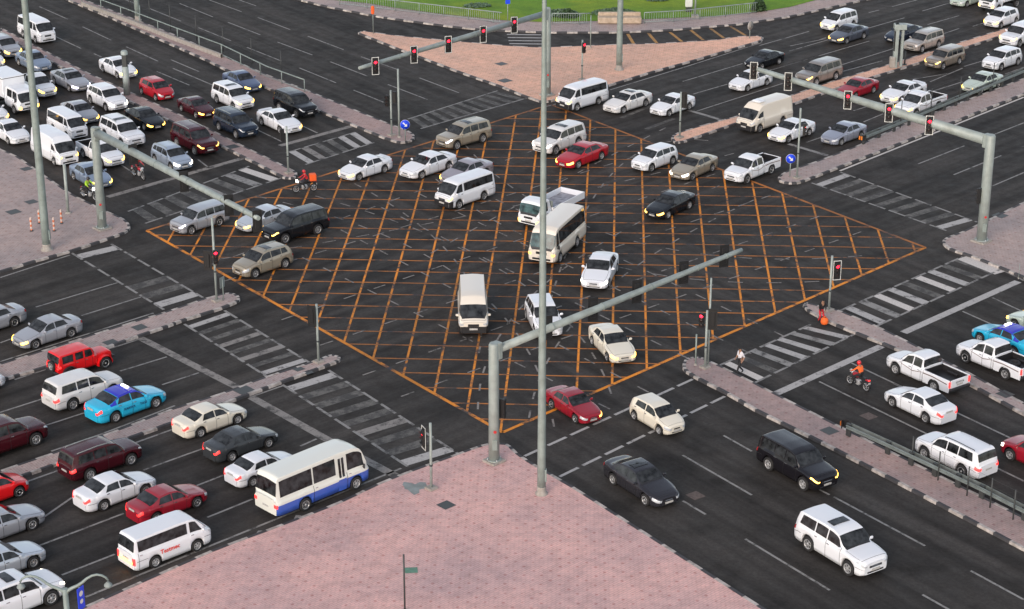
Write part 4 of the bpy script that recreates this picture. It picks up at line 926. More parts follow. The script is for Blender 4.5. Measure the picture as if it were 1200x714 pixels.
CARS = [
 ('van', -44.71, 190.26, -52.5, 1.031, 'white', '', 'white passenger van without lights driving alone in the clear lane at top left'),
 ('crossover', -46.55, 184.92, -52.5, 1.0, 'silver', 'hy', 'silver car with yellow headlights, the one below left of the lone white van'),
 ('sedan', -47.41, 181.73, -52.5, 1.0, 'white', 'hy', 'white car cut by the left photo edge with one yellow headlight showing'),
 ('sedan', -42.93, 180.44, -52.5, 1.0, 'bluegrey', '', 'blue grey car partly behind the tall left lamp mast with red glow on its nose'),
 ('bigsedan', -38.4, 174.25, -52.5, 1.001, 'silver', 'hb s', 'silver sedan with sunroof and bright bluish headlights'),
 ('pickup', -40.96, 172.35, -52.5, 1.0, 'white', 'hy', 'white pickup just right of the tall left lamp mast with doubled orange lights'),
 ('boxtruck', -41.98, 168.17, -52.5, 1.0, 'white', 'hy', 'small white lorry with a box body and yellow headlights at the left edge'),
 ('sedan', -34.95, 178.24, -52.5, 1.009, 'white', 'hy', 'white sedan with yellow headlights behind the short camera post'),
 ('crossover', -34.11, 168.35, -52.5, 1.036, 'white', 'hw', 'white estate car with white headlights behind the silver sedan with bluish lamps'),
 ('hatch', -30.39, 171.21, -52.5, 1.014, 'red', '', 'bright red hatchback with a dark bonnet and windscreen'),
 ('sedan', -26.34, 166.29, -52.5, 0.907, 'maroon', 'hy', 'dark red sedan with yellow headlights following the bright red hatchback'),
 ('sedan', -35.75, 164.77, -52.5, 0.965, 'silver', 'hy', 'silver sedan with two yellow headlights behind the white queueing van'),
 ('sedan', -30.06, 162.97, -52.5, 0.966, 'black', 'hy', 'black sedan with yellow headlights beside the white off-roader with a sunroof'),
 ('van', -35.93, 160.58, -52.5, 0.937, 'white', '', 'white passenger van with a pinkish front, beside the mast top'),
 ('suv', -31.15, 158.59, -52.5, 0.99, 'white', 's', 'white off-roader with sunroof above the left signal mast arm'),
 ('highvan', -35.65, 154.18, -52.5, 0.961, 'white', 'hy', 'white high-roof panel van with two yellow headlights'),
 ('sedan', -40.29, 159.3, -52.5, 1.0, 'white', '', 'white sedan at the left edge beside the high-roof van'),
 ('sedan', -43.29, 165.07, -52.5, 1.0, 'white', 'hy', 'white car at the far left edge with an orange and a yellow lamp showing'),
 ('pickup', -31.92, 153.63, -52.5, 1.0, 'white', 'hy', 'white pickup behind the top of the left signal mast with yellow lights'),
 ('sedan', -31.76, 148.43, -52.5, 0.974, 'bluegrey', 'hy', 'blue grey sedan in the kerbside lane behind the left signal mast'),
 ('crossover', -26.28, 152.55, -52.5, 0.947, 'bluesilver', 'hw', 'light blue crossover with white and yellow lights at the stop line'),
 ('suv', -25.08, 156.66, -52.5, 0.998, 'maroon', 'hy', 'long maroon off-roader first at the stop line'),
 ('suv', -22.37, 160.91, -52.5, 0.949, 'navy', '', 'dark navy off-roader between the maroon one and the white sedan'),
 ('suv', -23.57, 168.62, -52.5, 0.939, 'white', 'hy s', 'white off-roader with sunroof and yellow headlights next to the dark blue sedan'),
 ('sedan', -23.45, 173.91, -52.5, 0.967, 'navysteel', 'hy', 'dark blue sedan with yellow headlights beside the median railing'),
 ('suv', -18.07, 166.49, -52.5, 0.938, 'black', '', 'black off-roader first at the stop line beside the median railing'),
 ('coupe', -18.98, 162.23, -52.5, 1.02, 'white', 'hy1', 'white sedan waiting at the stop line beside the black off-roader'),
 ('sedan', -11.17, 150.23, -134, 0.985, 'white', 'hy t', 'white sedan leading the line turning across the yellow grid'),
 ('bigsedan', -6.41, 150.81, -133, 1.019, 'white', '', 'white sedan with a chrome nose, second in the turning line'),
 ('suv', -3.83, 157.93, -137, 0.963, 'beige', 'hb1 s', 'beige off-roader with sunroof entering the yellow grid at its top corner'),
 ('sedan', -3.44, 149.21, -133, 1.0, 'greylilac', 'hy', 'lilac grey sedan half hidden behind the white turning van'),
 ('van', -3.45, 143.98, -133, 1.015, 'white', 'hy1 bb', 'white van with black bumper turning on the grid beside a lilac grey sedan'),
 ('suv', 3.74, 156.71, -130, 1.002, 'pearl', 'hw s', 'pearl white off-roader with sunroof behind the tall central mast'),
 ('bigsedan', 5.44, 153.3, -131, 1.004, 'red', 'hy', 'bright red sedan with yellow headlights crossing the yellow grid'),
 ('crossover', 10.99, 152.26, -133.5, 0.939, 'white', '', 'white crossover with black lower trim following the bright red sedan'),
 ('sedan', 13.89, 150.42, -129, 0.998, 'beige', 'hw', 'golden beige sedan between the white crossover and the white striped pickup'),
 ('bigsedan', 11.47, 141.84, -129, 0.942, 'black', 'hy rl', 'black sedan alone on the yellow grid with orange glints'),
 ('flatbed', 2.78, 140.17, -124, 1.012, 'white', 'hy', 'white flatbed lorry with an empty open bed behind the minibus'),
 ('minibus', 3.14, 133.69, -112, 0.999, 'cream', 'ho', 'cream minibus with dark side windows turning beside the central mast'),
 ('crossover', 1.98, 120.31, -80, 1.011, 'white', '', 'white car mostly hidden behind the tall central mast'),
 ('sedan', 5.86, 128.56, -103, 1.063, 'white', 'hw', 'white sedan turning on the grid right of the cream minibus'),
 ('sedan', 6.1, 116.37, -72, 0.988, 'ivory', 'hy', 'ivory sedan with bright yellow headlights below the mast arm'),
 ('highvan', -2.48, 121.21, -88, 1.009, 'cream', 'bb', 'cream van seen head on with a black bumper'),
 ('sedan', 3.5, 107.6, -56.7, 0.883, 'crimson', 'hy1', 'dark red sedan leaving the grid beside the central mast'),
 ('hatch', 8.2, 105.97, -56.4, 0.953, 'ivory', '', 'small ivory hatchback leaving the junction'),
 ('bigsedan', 6.81, 97.89, -56.4, 1.0, 'charcoal', 's rl', 'charcoal sedan with sunroof driving beside the paved near corner'),
 ('suv', 15.27, 99.64, -56.4, 0.993, 'blackplum', 'hy', 'black crossover with grey roof and yellow headlights driving away from the junction'),
 ('suv', 16.29, 90.7, -56.6, 1.034, 'white', 's sp', 'white off-roader with dark sunroof, nearest vehicle on the right'),
 ('suv', -22.15, 138.42, -134, 0.88, 'silver', 'hb1', 'silver off-roader turning below the left mast arm, front lamp bluish'),
 ('sedan', -17.63, 138.9, -136, 0.941, 'palesilver', 'hy', 'pale silver sedan between the silver and the black off-roaders'),
 ('suv', -15.2, 136.79, -138, 0.991, 'black', 'hy', 'black off-roader turning with yellow headlights and silver side step'),
 ('crossover', -16.75, 130.08, -134, 0.969, 'beige', 'hg s', 'beige crossover with sunroof nearest the left edge of the yellow grid'),
 ('sedan', -32.72, 119.93, -135.5, 1.0, 'silver', '', 'silver sedan at the left edge driving off to the left'),
 ('sedan', -28.77, 118.24, -135.5, 0.961, 'silver', 'hy', 'silver sedan with a yellow lamp driving off in the left exit road'),
 ('jeep', -25.83, 113.45, 43.5, 0.892, 'hotred', 'tl', 'bright red boxy off-roader with spare wheel on its back'),
 ('suv', -24.84, 109.32, 43.5, 0.946, 'pearl', 'tl', 'pearl white off-roader between the red boxy one and the blue taxi'),
 ('taxi', -22.1, 107.76, 45, 1.043, 'sky', 'tl', 'light blue taxi with dark blue roof and lit roof sign waiting at left'),
 ('sedan', -17.01, 105.66, 43.5, 0.953, 'ivory', 'tl', 'ivory sedan with red tail lamps beside the narrow left median'),
 ('sedan', -14.9, 102.64, 43.5, 0.937, 'darkgrey', 'tl', 'dark grey sedan next to the ivory sedan'),
 ('sedan', -13.43, 99.63, 43.5, 0.899, 'white', 'tl', 'white sedan between the dark grey sedan and the blue and white minibus'),
 ('coaster', -10.44, 97.09, 44.4, 0.948, 'bus', 'tl', 'white minibus with a blue lower band beside the near pavement'),
 ('suv', -28.03, 102.85, 43.5, 1.0, 'maroon', '', 'dark maroon off-roader cut by the left edge of the photo'),
 ('suv', -22.21, 100.44, 43.5, 0.916, 'maroon', 'tl', 'dark maroon off-roader with lit tail lamps beside the narrow left median'),
 ('sedan', -20.81, 96.99, 43.5, 0.963, 'white', 'tl', 'white sedan with a dark side strip between maroon off-roader and red sedan'),
 ('sedan', -17.87, 95.6, 43.5, 0.942, 'crimson', 'tl', 'red sedan behind the minibus lane, above the white van with red lettering'),
 ('hatch', -27.25, 96.86, 43.5, 1.0, 'hotred', '', 'bright red car cut by the left photo edge'),
 ('bigsedan', -26.09, 93.07, 43.5, 1.0, 'silver', '', 'silver grey sedan cut by the left edge, third car from the bottom'),
 ('sedan', -25.11, 89.21, 43.5, 1.0, 'palesilver', '', 'pale silver sedan above the white off-roader at the bottom left corner'),
 ('suv', -23.64, 85.61, 43.5, 1.0, 'white', 'hw s', 'white off-roader with sunroof at the bottom left corner'),
 ('van', -17.24, 90.93, 42.5, 0.959, 'white', 'tl txt', 'white van with red lettering on its side and bright tail lamps'),
 ('sedan', -31.86, 110.14, 43.5, 1.0, 'white', '', 'white car of which only the nose shows at the left edge'),
 ('van', 5.92, 168.41, -136, 1.01, 'white', 'hy bb', 'white van with black bumper entering the junction from the top'),
 ('bigsedan', 9.72, 167.73, -134, 0.997, 'pearl', 's', 'white sedan with sunroof just right of the white van with black bumper at the top'),
 ('sedan', 13.42, 166.83, -134, 0.973, 'white', '', 'white sedan partly behind a signal post near the top island'),
 ('sedan', 22.71, 181.05, -135.5, 0.92, 'black', '', 'black sedan above the white sedan at the arm tip'),
 ('sedan', 20.73, 174.12, -135.5, 0.982, 'white', '', 'white sedan behind the tip of the right signal arm'),
 ('suv', 26.9, 175.89, -135.5, 0.982, 'greybeige', 'hy1', 'grey beige off-roader with black roof rails on the far road'),
 ('mpv', 31.33, 194.22, -135.5, 1.003, 'white', 'hy', 'white people carrier with yellow headlights, farthest on the far road'),
 ('sedan', 31.62, 189.89, -135.5, 0.991, 'steel', 'hy', 'steel grey sedan just in front of the white people carrier'),
 ('highvan', 20.63, 162.61, -135.5, 1.005, 'cream', 'ac bb', 'cream high-roof van with a roof cooling unit'),
 ('sedan', 22.48, 159.65, -135.5, 0.991, 'white', 'hy', 'white sedan beside the cream high-roof van'),
 ('sedan', 26.57, 158.91, -135.5, 0.966, 'silverblue', '', 'silver blue sedan near the end of the guard rail'),
 ('pickup', 18.18, 149.77, -132, 1.009, 'white', 'st', 'white double cab pickup with red and black stripe entering the grid'),
 ('sedan', 29.68, 171.84, -135.5, 0.962, 'crimson', '', 'dark red sedan behind the right signal arm on the far road'),
 ('coupe', 33.37, 170.5, -135.5, 1.032, 'white', 'hy', 'white fastback car behind the white pickup'),
 ('pickup', 34.06, 166.73, -135.5, 1.022, 'white', 'hy st', 'white double cab pickup above the lit heads of the right signal arm'),
 ('sedan', 36.83, 190.08, -135.5, 0.965, 'navy', '', 'dark navy sedan behind the grey camera column'),
 ('suv', 38.1, 186.76, -135.5, 0.911, 'sandsilver', '', 'silver beige crossover right of the grey camera column'),
 ('suv', 38.92, 181.02, -135.5, 0.881, 'tan', 'hy', 'tan off-roader with yellow lamps beside the narrow far median'),
 ('crossover', 43.98, 180.64, -135.5, 0.992, 'white', '', 'white crossover with black grille at the right edge of the far road'),
 ('sedan', 40.75, 173.52, -135.5, 0.976, 'palegreen', 'hy', 'pale green sedan beside the fence of the far median'),
 ('hatch', 47.16, 195.46, -135.5, 1.068, 'white', 'hy', 'white hatchback with yellow headlights in the top right corner'),
 ('suv', 47.53, 188.84, -135.5, 1.0, 'white', 'hy', 'white off-roader cut by the right photo edge, top right corner'),
 ('flatbed', 48.7, 202.18, -135.5, 1.0, 'white', 'hy', 'white lorry at the top right corner cut by the top edge'),
 ('sedan', 45.71, 203.95, -135.5, 1.0, 'palegreen', '', 'grey green sedan cut by the top edge of the photo'),
 ('pickup', 24.47, 112.03, 126, 1.01, 'white', 'tl st toy', 'white double cab pickup with empty dark bed seen from behind'),
 ('sedan', 23.33, 107.65, 125, 0.989, 'white', 'tl', 'white sedan with red tail lamps between white pickup and white off-roader'),
 ('taxi', 30.37, 117.06, 127, 1.0, 'sky', '', 'light blue taxi with dark blue roof at the right edge'),
 ('pickup', 28.99, 113.8, 127, 1.0, 'white', 'tl st tyre', 'white pickup with a spare tyre in its bed at the right edge'),
 ('sedan', 32.99, 119.23, 127, 1.0, 'palegreen', 'hy', 'pale car of which only the nose shows behind the right blue taxi'),
 ('suv', 24.02, 100.9, 126, 0.953, 'white', 'tl rr', 'white off-roader with black roof rails seen from behind'),
 ('crossover', 28.58, 100.81, 126, 1.0, 'crimson', 'hw', 'dark red crossover cut by the right photo edge'),
]
for c in CARS: vehicle(*c)
# ------------------------------------------------------------------ signals, masts, lamps
def heading_xy(v): return math.atan2(v.y, v.x)
def signal_head(parent, loc, face, lit=0, board=True, s=1.0, name='signal_head'):
    """face = direction (deg) the lenses look; lit = index of the lit lens or None"""
    o = thing_part(name, parent, loc, R(face) - math.pi * 0)
    b = MB().box((0, 0, 0), (.22 * s, .36 * s, 1.12 * s), bev=.03).build('housing', 'black', o)
    if board:
        bb = MB().box((-.02, 0, 0), (.03, .66 * s, 1.58 * s)); bb.build('backing_board', 'black', o)
        fr = MB()
        for y in (-.29, .29): fr.box((.001, y * s, 0), (.014, .05 * s, 1.50 * s))
        for z in (-.75, .75): fr.box((.001, 0, z * s), (.016, .63 * s, .05 * s))
        fr.build('white_border', 'board_white', o)
    for k in range(3):
        z = (.35 - .35 * k) * s
        MB().lathe([(0, .03), (.10 * s, .02), (.135 * s, 0)], axis='x', n=14).build('lens', 'signal_red' if k == lit else 'signal_off', o, (.112 * s, 0, z))
        v = MB(); rows = []
        for a in lin(-20, 200, 10): c_, s_ = math.cos(R(a)), math.sin(R(a)); rows.append([(0, c_ * .15 * s, s_ * .15 * s), (.16 * s * (1 if 10 < a < 170 else .5), c_ * .15 * s, s_ * .15 * s)])
        v.grid(rows); v.build('visor', 'black', o, (.11 * s, 0, z))
    return o
def thing_part(name, parent, loc, rz=0.0):
    o = bpy.data.objects.new(name, None); COL.objects.link(o); o.location = loc; o.rotation_euler = (0, 0, rz); o.parent = parent; o.empty_display_size = .2; return o
def mast(base_px, top_py, tip_px, heads, face, label, r0=.30, r1=.24, col='galv_light', joint_drop=.45, backs=False, ra=(.24, .14)):
    b = at(*base_px, KH); root = thing('signal_mast', label, 'signal mast', b, 0, 'signal masts with long arms')
    H = height_at(b, top_py) - KH
    MB().tube([(0, 0, 0), (0, 0, H * .6), (0, 0, H - .12), (0, 0, H)], [r0, (r0 + r1) / 2, r1, r1 * .8], 20).build('pole', col, root)
    MB().box((0, 0, .06), (r0 * 3.0, r0 * 3.0, .12), rz=R(44)).build('base_plate', 'concrete', root)
    MB().tube([(0, 0, .12), (0, 0, .18)], r0 * 1.35, 16).build('flange', col, root)
    for k in range(4):
        a = k * math.pi / 2 + .4; MB().tube([(math.cos(a) * r0 * 1.25, math.sin(a) * r0 * 1.25, .12), (math.cos(a) * r0 * 1.25, math.sin(a) * r0 * 1.25, .26)], .03, 6).build('bolt', 'rim', root)
    MB().box((r0 * .15, -r0 * .93, 1.1), (.28, .1, .6), bev=.02).build('access_door', 'galv', root)
    MB().lathe([(.09, -r0 - .0), (0, -r0 - .01)], (.06, 0, 1.9), axis='y', n=12).build('sticker', 'sticker_red', root)
    # arm leaves just under the pole top and runs level to its tip
    za = H - joint_drop; zt = za + .25
    tip = at(*tip_px, zt + KH) - b; tip.z = zt
    d = Vector((tip.x, tip.y, 0)).normalized(); st = d * (r1 + .1) + Vector((0, 0, za)); Lm = (tip - st).length
    MB().tube([st, st.lerp(tip, .5), st.lerp(tip, .97), tip], [ra[0], (ra[0] + ra[1]) / 2, ra[1], ra[1] * .85], 16).build('arm', col, root)
    bk = MB().box((d.x * (r1 + .02), d.y * (r1 + .02), za - .05), (.3, .5, .95), rz=heading_xy(d), bev=.03); bk.build('arm_bracket', col, root)
    bands = MB()
    for t in (.2, .4, .6, .8, .93):
        p = st.lerp(tip, t); r_ = ra[0] + (ra[1] - ra[0]) * t; bands.tube([p - d * .03, p + d * .03], r_ + .02, 14)
    bands.build('arm_band', 'galv', root)
    for hx, hy, lit in heads:
        # place along the arm where it shows at photo column hx
        best = min((abs(proj(b + st.lerp(tip, t / 200))[0] - hx), t / 200) for t in range(0, 203))
        p = st.lerp(tip, best[1]); f = dirv(face) * (ra[0] * .6 + .18)
        off = Vector((0, 0, -(hy)))
        signal_head(root, p + f + off, face, lit, s=.9)
    return root, b, H
def proj(p):
    x, y, z = p[0], p[1], p[2] - CAMH; Z = y * _c - z * _s; Y = y * _s + z * _c
    return 600 + FPX * x / Z, 357 - FPX * Y / Z
FACE_L, FACE_R, FACE_D, FACE_U = -136, 44, -54, 126
m1, b1, H1 = mast((1150, 283), 158, (880, 79), [(884, .1, None), (924, .1, None), (994, .1, 0), (1042, .1, 0), (1089, .1, 0)], -100, 'big grey signal mast on the right corner with a long arm over the far road', r0=.36, r1=.33, ra=(.37, .18))
for h in [o for o in m1.children if o.name.startswith('signal_head')]: h.rotation_euler.z = R(-100)
signal_head(m1, (-.45, -.1, height_at(b1, 229) - KH), 140, None, False)
m2, b2, H2 = mast((641, 112), 9, (421, 80), [(439, .1, 0), (484, .1, 0), (524, .1, 0), (565, .1, 0), (601, .1, 0)], -75, 'signal mast on the triangle island with five red heads on its arm', r0=.33, r1=.28, ra=(.25, .15))
m3, b3, H3 = mast((579, 541), 402, (869, 293), [(643.5, .1, None), (697, .1, None), (749, .1, None), (803, .1, None), (851, .1, None)], 108, 'signal mast on the near pink pavement with dark head backs on its arm', r0=.30, r1=.27)
signal_head(m3, (.45, .15, height_at(b3, 480) - KH), 60, None, False)
m4, b4, H4 = mast((120, 268), 149, (303, 256), [(157, .25, None), (217, .25, None), (269, .25, None), (303, .3, None)], 110, 'signal mast on the left pavement with dark head backs on its arm', r0=.33, r1=.28, joint_drop=.35, ra=(.31, .17))
def lamp_mast(px, py, label, r0, r1, H=30.0, glow=False):
    b = at(px, py, KH if True else 0); root = thing('lamp_mast', label, 'lamp mast', b, 0, 'tall tapered lamp masts')
    n = 12; pts = [(0, 0, H * i / n) for i in range(n + 1)]; rad = [r0 + (r1 - r0) * i / n for i in range(n + 1)]
    MB().tube(pts, rad, 16).build('pole', 'galv', root)
    MB().lathe([(r0 * 1.45, 0), (r0 * 1.45, .08), (r0 * 1.05, .16), (r0 * 1.04, .42), (r0, .46)], n=18).build('base_collar', 'concrete', root)
    MB().box((r0 * .9, 0, 1.1), (.12, .28, .7), bev=.02).build('access_door', 'galv', root)
    r_ = MB().tube([(math.cos(a) * 1.1, math.sin(a) * 1.1, H - .6) for a in lin(0, 2 * math.pi, 17)], .06, 8); r_.build('lamp_ring', 'galv', root)
    for k in range(6):
        a = 2 * math.pi * k / 6
        MB().box((math.cos(a) * 1.35, math.sin(a) * 1.35, H - .75), (.7, .4, .2), rz=a, bev=.05).build('lamp_head', 'galv', root)
        MB().tube([(0, 0, H - .5), (math.cos(a) * 1.1, math.sin(a) * 1.1, H - .6)], .03, 6).build('bracket', 'galv', root)
    return root
lamp_mast(634.5, 579, 'tallest grey lamp mast in the middle of the photo standing on the pink pavement', .23, .085, 32)
lamp_mast(55, 293, 'tall grey lamp mast on the left pavement, its top out of the photo', .29, .14, 32)
lamp_mast(725.5, 82, 'tall grey lamp mast on the triangle island near the lawn', .28, .15, 32)
lamp_mast(161.5, 24, 'lamp mast beside the median railing at the top left', .26, .15, 28)
def sig_post(px, py, top_py, heads, label, r_=.075, extra=None):
    b = at(px, py, KH); root = thing('signal_post', label, 'signal post', b, 0, 'short traffic signal posts'); H = height_at(b, top_py) - KH
    MB().tube([(0, 0, 0), (0, 0, H)], r_, 10).build('pole', 'galv_light', root)
    MB().box((0, 0, .06), (.5, .5, .12), rz=R(44)).build('base_plate', 'concrete', root)
    MB().lathe([(r_ * 1.25, 0), (r_ * 1.25, .1)], (0, 0, H * .35), n=10).build('push_button', 'post_dark', root)
    for dx, hy, face, lit, brd in heads:
        o = signal_head(root, (dx, -.05, height_at(b, hy) - KH), face, lit, brd, .85)
    return root
sig_post(505.5, 573, 496, [(-.36, 513, 205, 0, True)], 'signal post on the near pavement with a red lamp facing left')
sig_post(373.4, 424.6, 356.5, [(-.30, 370, 60, None, True)], 'signal post on the narrow median nose at the left')
sig_post(254, 353, 255, [(-.42, 305, 75, None, True), (.10, 301, -75, 0, False)], 'signal post with two heads on the left median nose, one lit red')
sig_post(338, 203, 148, [(-.34, 158, 110, None, False)], 'signal post on the median nose beside the rider with the orange box')
sig_post(459, 159, 106, [(-.3, 118, -120, None, False), (.3, 114, 70, None, False)], 'signal post with two dark heads by the blue arrow sign near the top island')
sig_post(682, 94, 47, [(.12, 56, -60, 0, False)], 'signal post with a red light behind the white van on the triangle island')
sig_post(796.5, 161.5, 108, [(.26, 117, 60, None, True)], 'signal post at the tip of the peach median among white sedans')
sig_post(933.9, 208.8, 127, [(.35, 152, -20, 0, False)], 'signal post beside the round blue arrow sign at the right median tip')
sig_post(971.3, 364, 300, [(.36, 316.7, -80, 0, True)], 'signal post with a red light beside the crouching person')
sig_post(826.3, 431, 364, [(-.32, 375, -110, 0, False), (.33, 374, 80, None, True)], 'signal post with two heads beside the walking man in white shirt')
def post(name, px, py, top_py, label, r_=.05, m='galv_light', cat='post', z=KH):
    b = at(px, py, z); root = thing(name, label, cat, b); H = height_at(b, top_py) - z
    MB().tube([(0, 0, 0), (0, 0, H)], r_, 10).build('pole', m, root)
    MB().lathe([(r_ * 2.2, 0), (r_ * 2.2, .05), (r_ * 1.2, .12)], n=12).build('foot', 'concrete' if m != 'post_dark' else 'post_dark', root)
    return root, H
post('camera_pole', 829.5, 429, 326, 'slim grey pole rising behind the two headed signal post', .06)
post('camera_pole', 468, 161, 81, 'slim grey pole right of the two headed signal post near the top island', .08)
post('post', 815, 428, 392, 'short dark post near the walking man', .05, 'galv')
r_, H = post('post', 80, 250, 193, 'grey post on the left pavement between the lamp mast and the signal mast', .11)
r_, H = post('post', 474.5, 716, 650, 'thin dark post rising from the bottom of the pink pavement', .045, 'post_dark')
post('post', 692, 56, 18, 'thin grey post on the triangle island edge left of the lamp mast', .045, 'galv')
post('post', 1193.5, 327, 309, 'very thin post on the right corner pavement', .02, 'galv')
# camera post in the left median
b = at(149, 111, KH); rt = thing('traffic_camera', 'short post with a dark camera box between the queueing white cars at the left', 'traffic camera', b)
MB().tube([(0, 0, 0), (0, 0, 2.5)], .28, 12).build('pole', 'galv_light', rt); MB().lathe([(.30, 0), (.30, .25), (.2, .35)], (0, 0, height_at(b, 64) - KH), n=12).build('cap', 'galv_light', rt)
MB().box((0, 0, (height_at(b, 64) - KH + 2.4) / 2 + .1), (.42, .46, height_at(b, 64) - KH - 2.3), bev=.05).build('camera_box', 'post_dark', rt)
# tall box column in the far median
b = at(1051, 79, KH); H = height_at(b, 28) - KH; rt = thing('camera_column', 'tall square grey column on the far median beside the navy sedan', 'camera column', b, R(0))
cc = MB().box((-.22, 0, H / 2), (.36, .6, H), bev=.03).box((.32, 0, H / 2 - .1), (.22, .4, H - .4), bev=.02).box((.05, 0, H - .25), (1.1, .7, .5), bev=.04); cc.build('column', 'galv_light', rt)
MB().box((-.42, -.28, H - 1.5), (.10, .14, 1.8)).build('slot', 'black', rt); MB().box((-.45, -.1, .5), (.5, .5, 1.0), bev=.05).build('base_cabinet', 'concrete', rt)
b = at(1060, 76, KH); rt = thing('bollard', 'short dark bollard right of the tall square grey column', 'bollard', b); MB().tube([(0, 0, 0), (0, 0, 1.2)], .07, 8).build('stem', 'post_dark', rt); MB().lathe([(.2, 0), (.2, .06)], n=10).build('foot', 'post_dark', rt)
def round_sign(px, py, cx, cy, label, face, rad=.34, m='sign_blue', arrow=True, post_top=None):
    b = at(px, py, KH); root = thing('road_sign', label, 'road sign', b, R(face)); H = height_at(b, cy) - KH
    MB().tube([(0, 0, 0), (0, 0, H)], .04, 8).build('pole', 'galv', root)
    d = MB().lathe([(rad, .05), (rad, .075), (0, .075)], axis='x', n=24); d.build('sign_plate', m, root, (0, 0, H))
    MB().lathe([(rad * 1.04, .03), (rad * 1.04, .055)], axis='x', n=24).build('sign_rim', 'sign_white', root, (0, 0, H))
    if arrow:
        a = MB(); k = rad * .62; an = R(-45); e = Vector((0, math.cos(an), math.sin(an))); f = Vector((0, -math.sin(an), math.cos(an)))
        X = Vector((.083, 0, 0)); P = [X + e * p + f * q for p, q in ((-k, -.05), (k * .2, -.05), (k * .2, -.16), (k, 0), (k * .2, .16), (k * .2, .05), (-k, .05))]
        a.add(P, [tuple(range(7))]); a.build('arrow', 'sign_white', root, (0, 0, H))
    return root
round_sign(925.5, 207, 926, 186, 'round blue keep right arrow sign on the right median tip', -88, .36)
round_sign(475, 164.5, 474, 146, 'round blue arrow sign on the small island near the top crossing', -85, .38)
rs = round_sign(878.4, 45, 879.5, 30, 'round pale sign at the right tip of the triangle island', -40, .42, 'concrete', False)
b = at(262, 352, KH); rt = thing('road_sign', 'small greenish sign plate behind the left median signal post', 'road sign', b, R(150)); MB().tube([(0, 0, 0), (0, 0, 1.5)], .035, 8).build('pole', 'galv', rt)
MB().box((.03, 0, 1.25), (.02, .5, .75), bev=.01).build('sign_plate', 'patch_teal', rt)
b = at(437.5, 40, KH); rt = thing('delineator', 'orange topped marker post at the left tip of the triangle island', 'marker post', b); H = height_at(b, 12) - KH
MB().tube([(0, 0, 0), (0, 0, H)], .03, 8).build('pole', 'galv', rt); MB().box((0, 0, H), (.3, .3, .8), bev=.08).build('marker', 'orange', rt)
b = at(595, 26.5, KH); rt = thing('road_sign', 'slim sign pole with a blue plate at the end of the lawn railing', 'road sign', b, R(-80)); H = height_at(b, 1) - KH
MB().tube([(0, 0, 0), (0, 0, H)], .04, 8).build('pole', 'galv', rt); MB().box((.05, 0, H), (.03, .45, .6)).build('sign_plate', 'sign_blue', rt)
b = at(814.5, 20, KH); rt = thing('post', 'grey post beside the white cabinet on the lawn edge', 'post', b); MB().tube([(0, 0, 0), (0, 0, 5)], .09, 8).build('pole', 'galv_light', rt); MB().box((0, 0, .1), (.7, .7, .2)).build('foot', 'concrete', rt)
b = at(807, 14, KH); rt = thing('cabinet', 'white utility cabinet standing on a plinth by the lawn railing', 'cabinet', b); MB().box((0, 0, 2.2), (.72, .5, 3.4), bev=.08).build('cabinet_body', 'board_white', rt); MB().box((0, 0, .25), (.55, .4, .5)).build('plinth', 'post_dark', rt)
# striped posts on the left pavement
mat('stripe_white', (0.6, 0.5, 0.45), 0.7); mat('stripe_orange', (0.55, 0.16, 0.07), 0.7)
for i, (px, py, lb) in enumerate(((37, 271, 'striped orange and white post, leftmost of the four by the lamp mast'), (46.3, 262, 'striped orange and white post just left of the lamp mast, the farther one'), (63.6, 271, 'striped orange and white post just right of the lamp mast, the nearer one'), (72.3, 262, 'striped orange and white post, rightmost of the four by the lamp mast'))):
    b = at(px, py, KH); rt = thing('striped_post', lb, 'marker post', b, 0, 'striped marker posts on the left pavement')
    m = MB()
    for k in range(6): m.tube([(0, 0, k * .17), (0, 0, k * .17 + .17)], .07, 10, k % 2, caps=False)
    m.build('stem', ['stripe_orange', 'stripe_white'], rt); MB().lathe([(.13, 0), (.13, .04), (.07, .08)], n=12).build('foot', 'post_dark', rt)
# double armed street lamp at the bottom left, seen from above
b = at(80, 790, 0); b = at(76, 690, 9.0); b.z = 0; rt = thing('street_lamp', 'street lamp with two curved arms at the bottom left corner', 'street lamp', b, R(2))
MB().tube([(0, 0, 0), (0, 0, 4), (0, 0, 9)], [.16, .14, .11], 12).build('pole', 'galv', rt)
for sd_ in (1, -1):
    pts = [(sd_ * x, 0, 9 + z) for x, z in ((0, -.25), (.12, -.08), (.3, .03), (.5, .12), (.7, .26), (.9, .44), (1.1, .56), (1.3, .61), (1.5, .57), (1.65, .47), (1.74, .33))]
    MB().tube(pts, [.08, .075, .07, .065, .06, .055, .05, .05, .045, .04, .04], 10).build('arm', 'galv', rt)
    h = MB().lathe([(.05, .08), (.09, .04), (.16, -.04), (.17, -.10), (.10, -.18), (0, -.21)], n=16).build('lamp_head', 'patch_teal', rt, (sd_ * 1.72, 0, 9.2))
b = at(94, 702, 2.3); b.z = 0; rt = thing('road_sign', 'blue sign plate standing beside the double armed street lamp', 'road sign', b, R(-25)); MB().tube([(0, 0, 0), (0, 0, 2.9)], .04, 8).build('pole', 'galv', rt)
MB().box((.05, 0, 2.35), (.03, .5, 1.15), bev=.01).build('sign_plate', 'sign_blue', rt); MB().lathe([(.14, .075), (0, .08)], (0, 0, 2.6), axis='x', n=14).build('sign_symbol', 'sign_white', rt)
MB().lathe([(.12, .075), (0, .08)], (0, 0, 2.2), axis='x', n=14).build('sign_symbol', 'sign_white', rt)
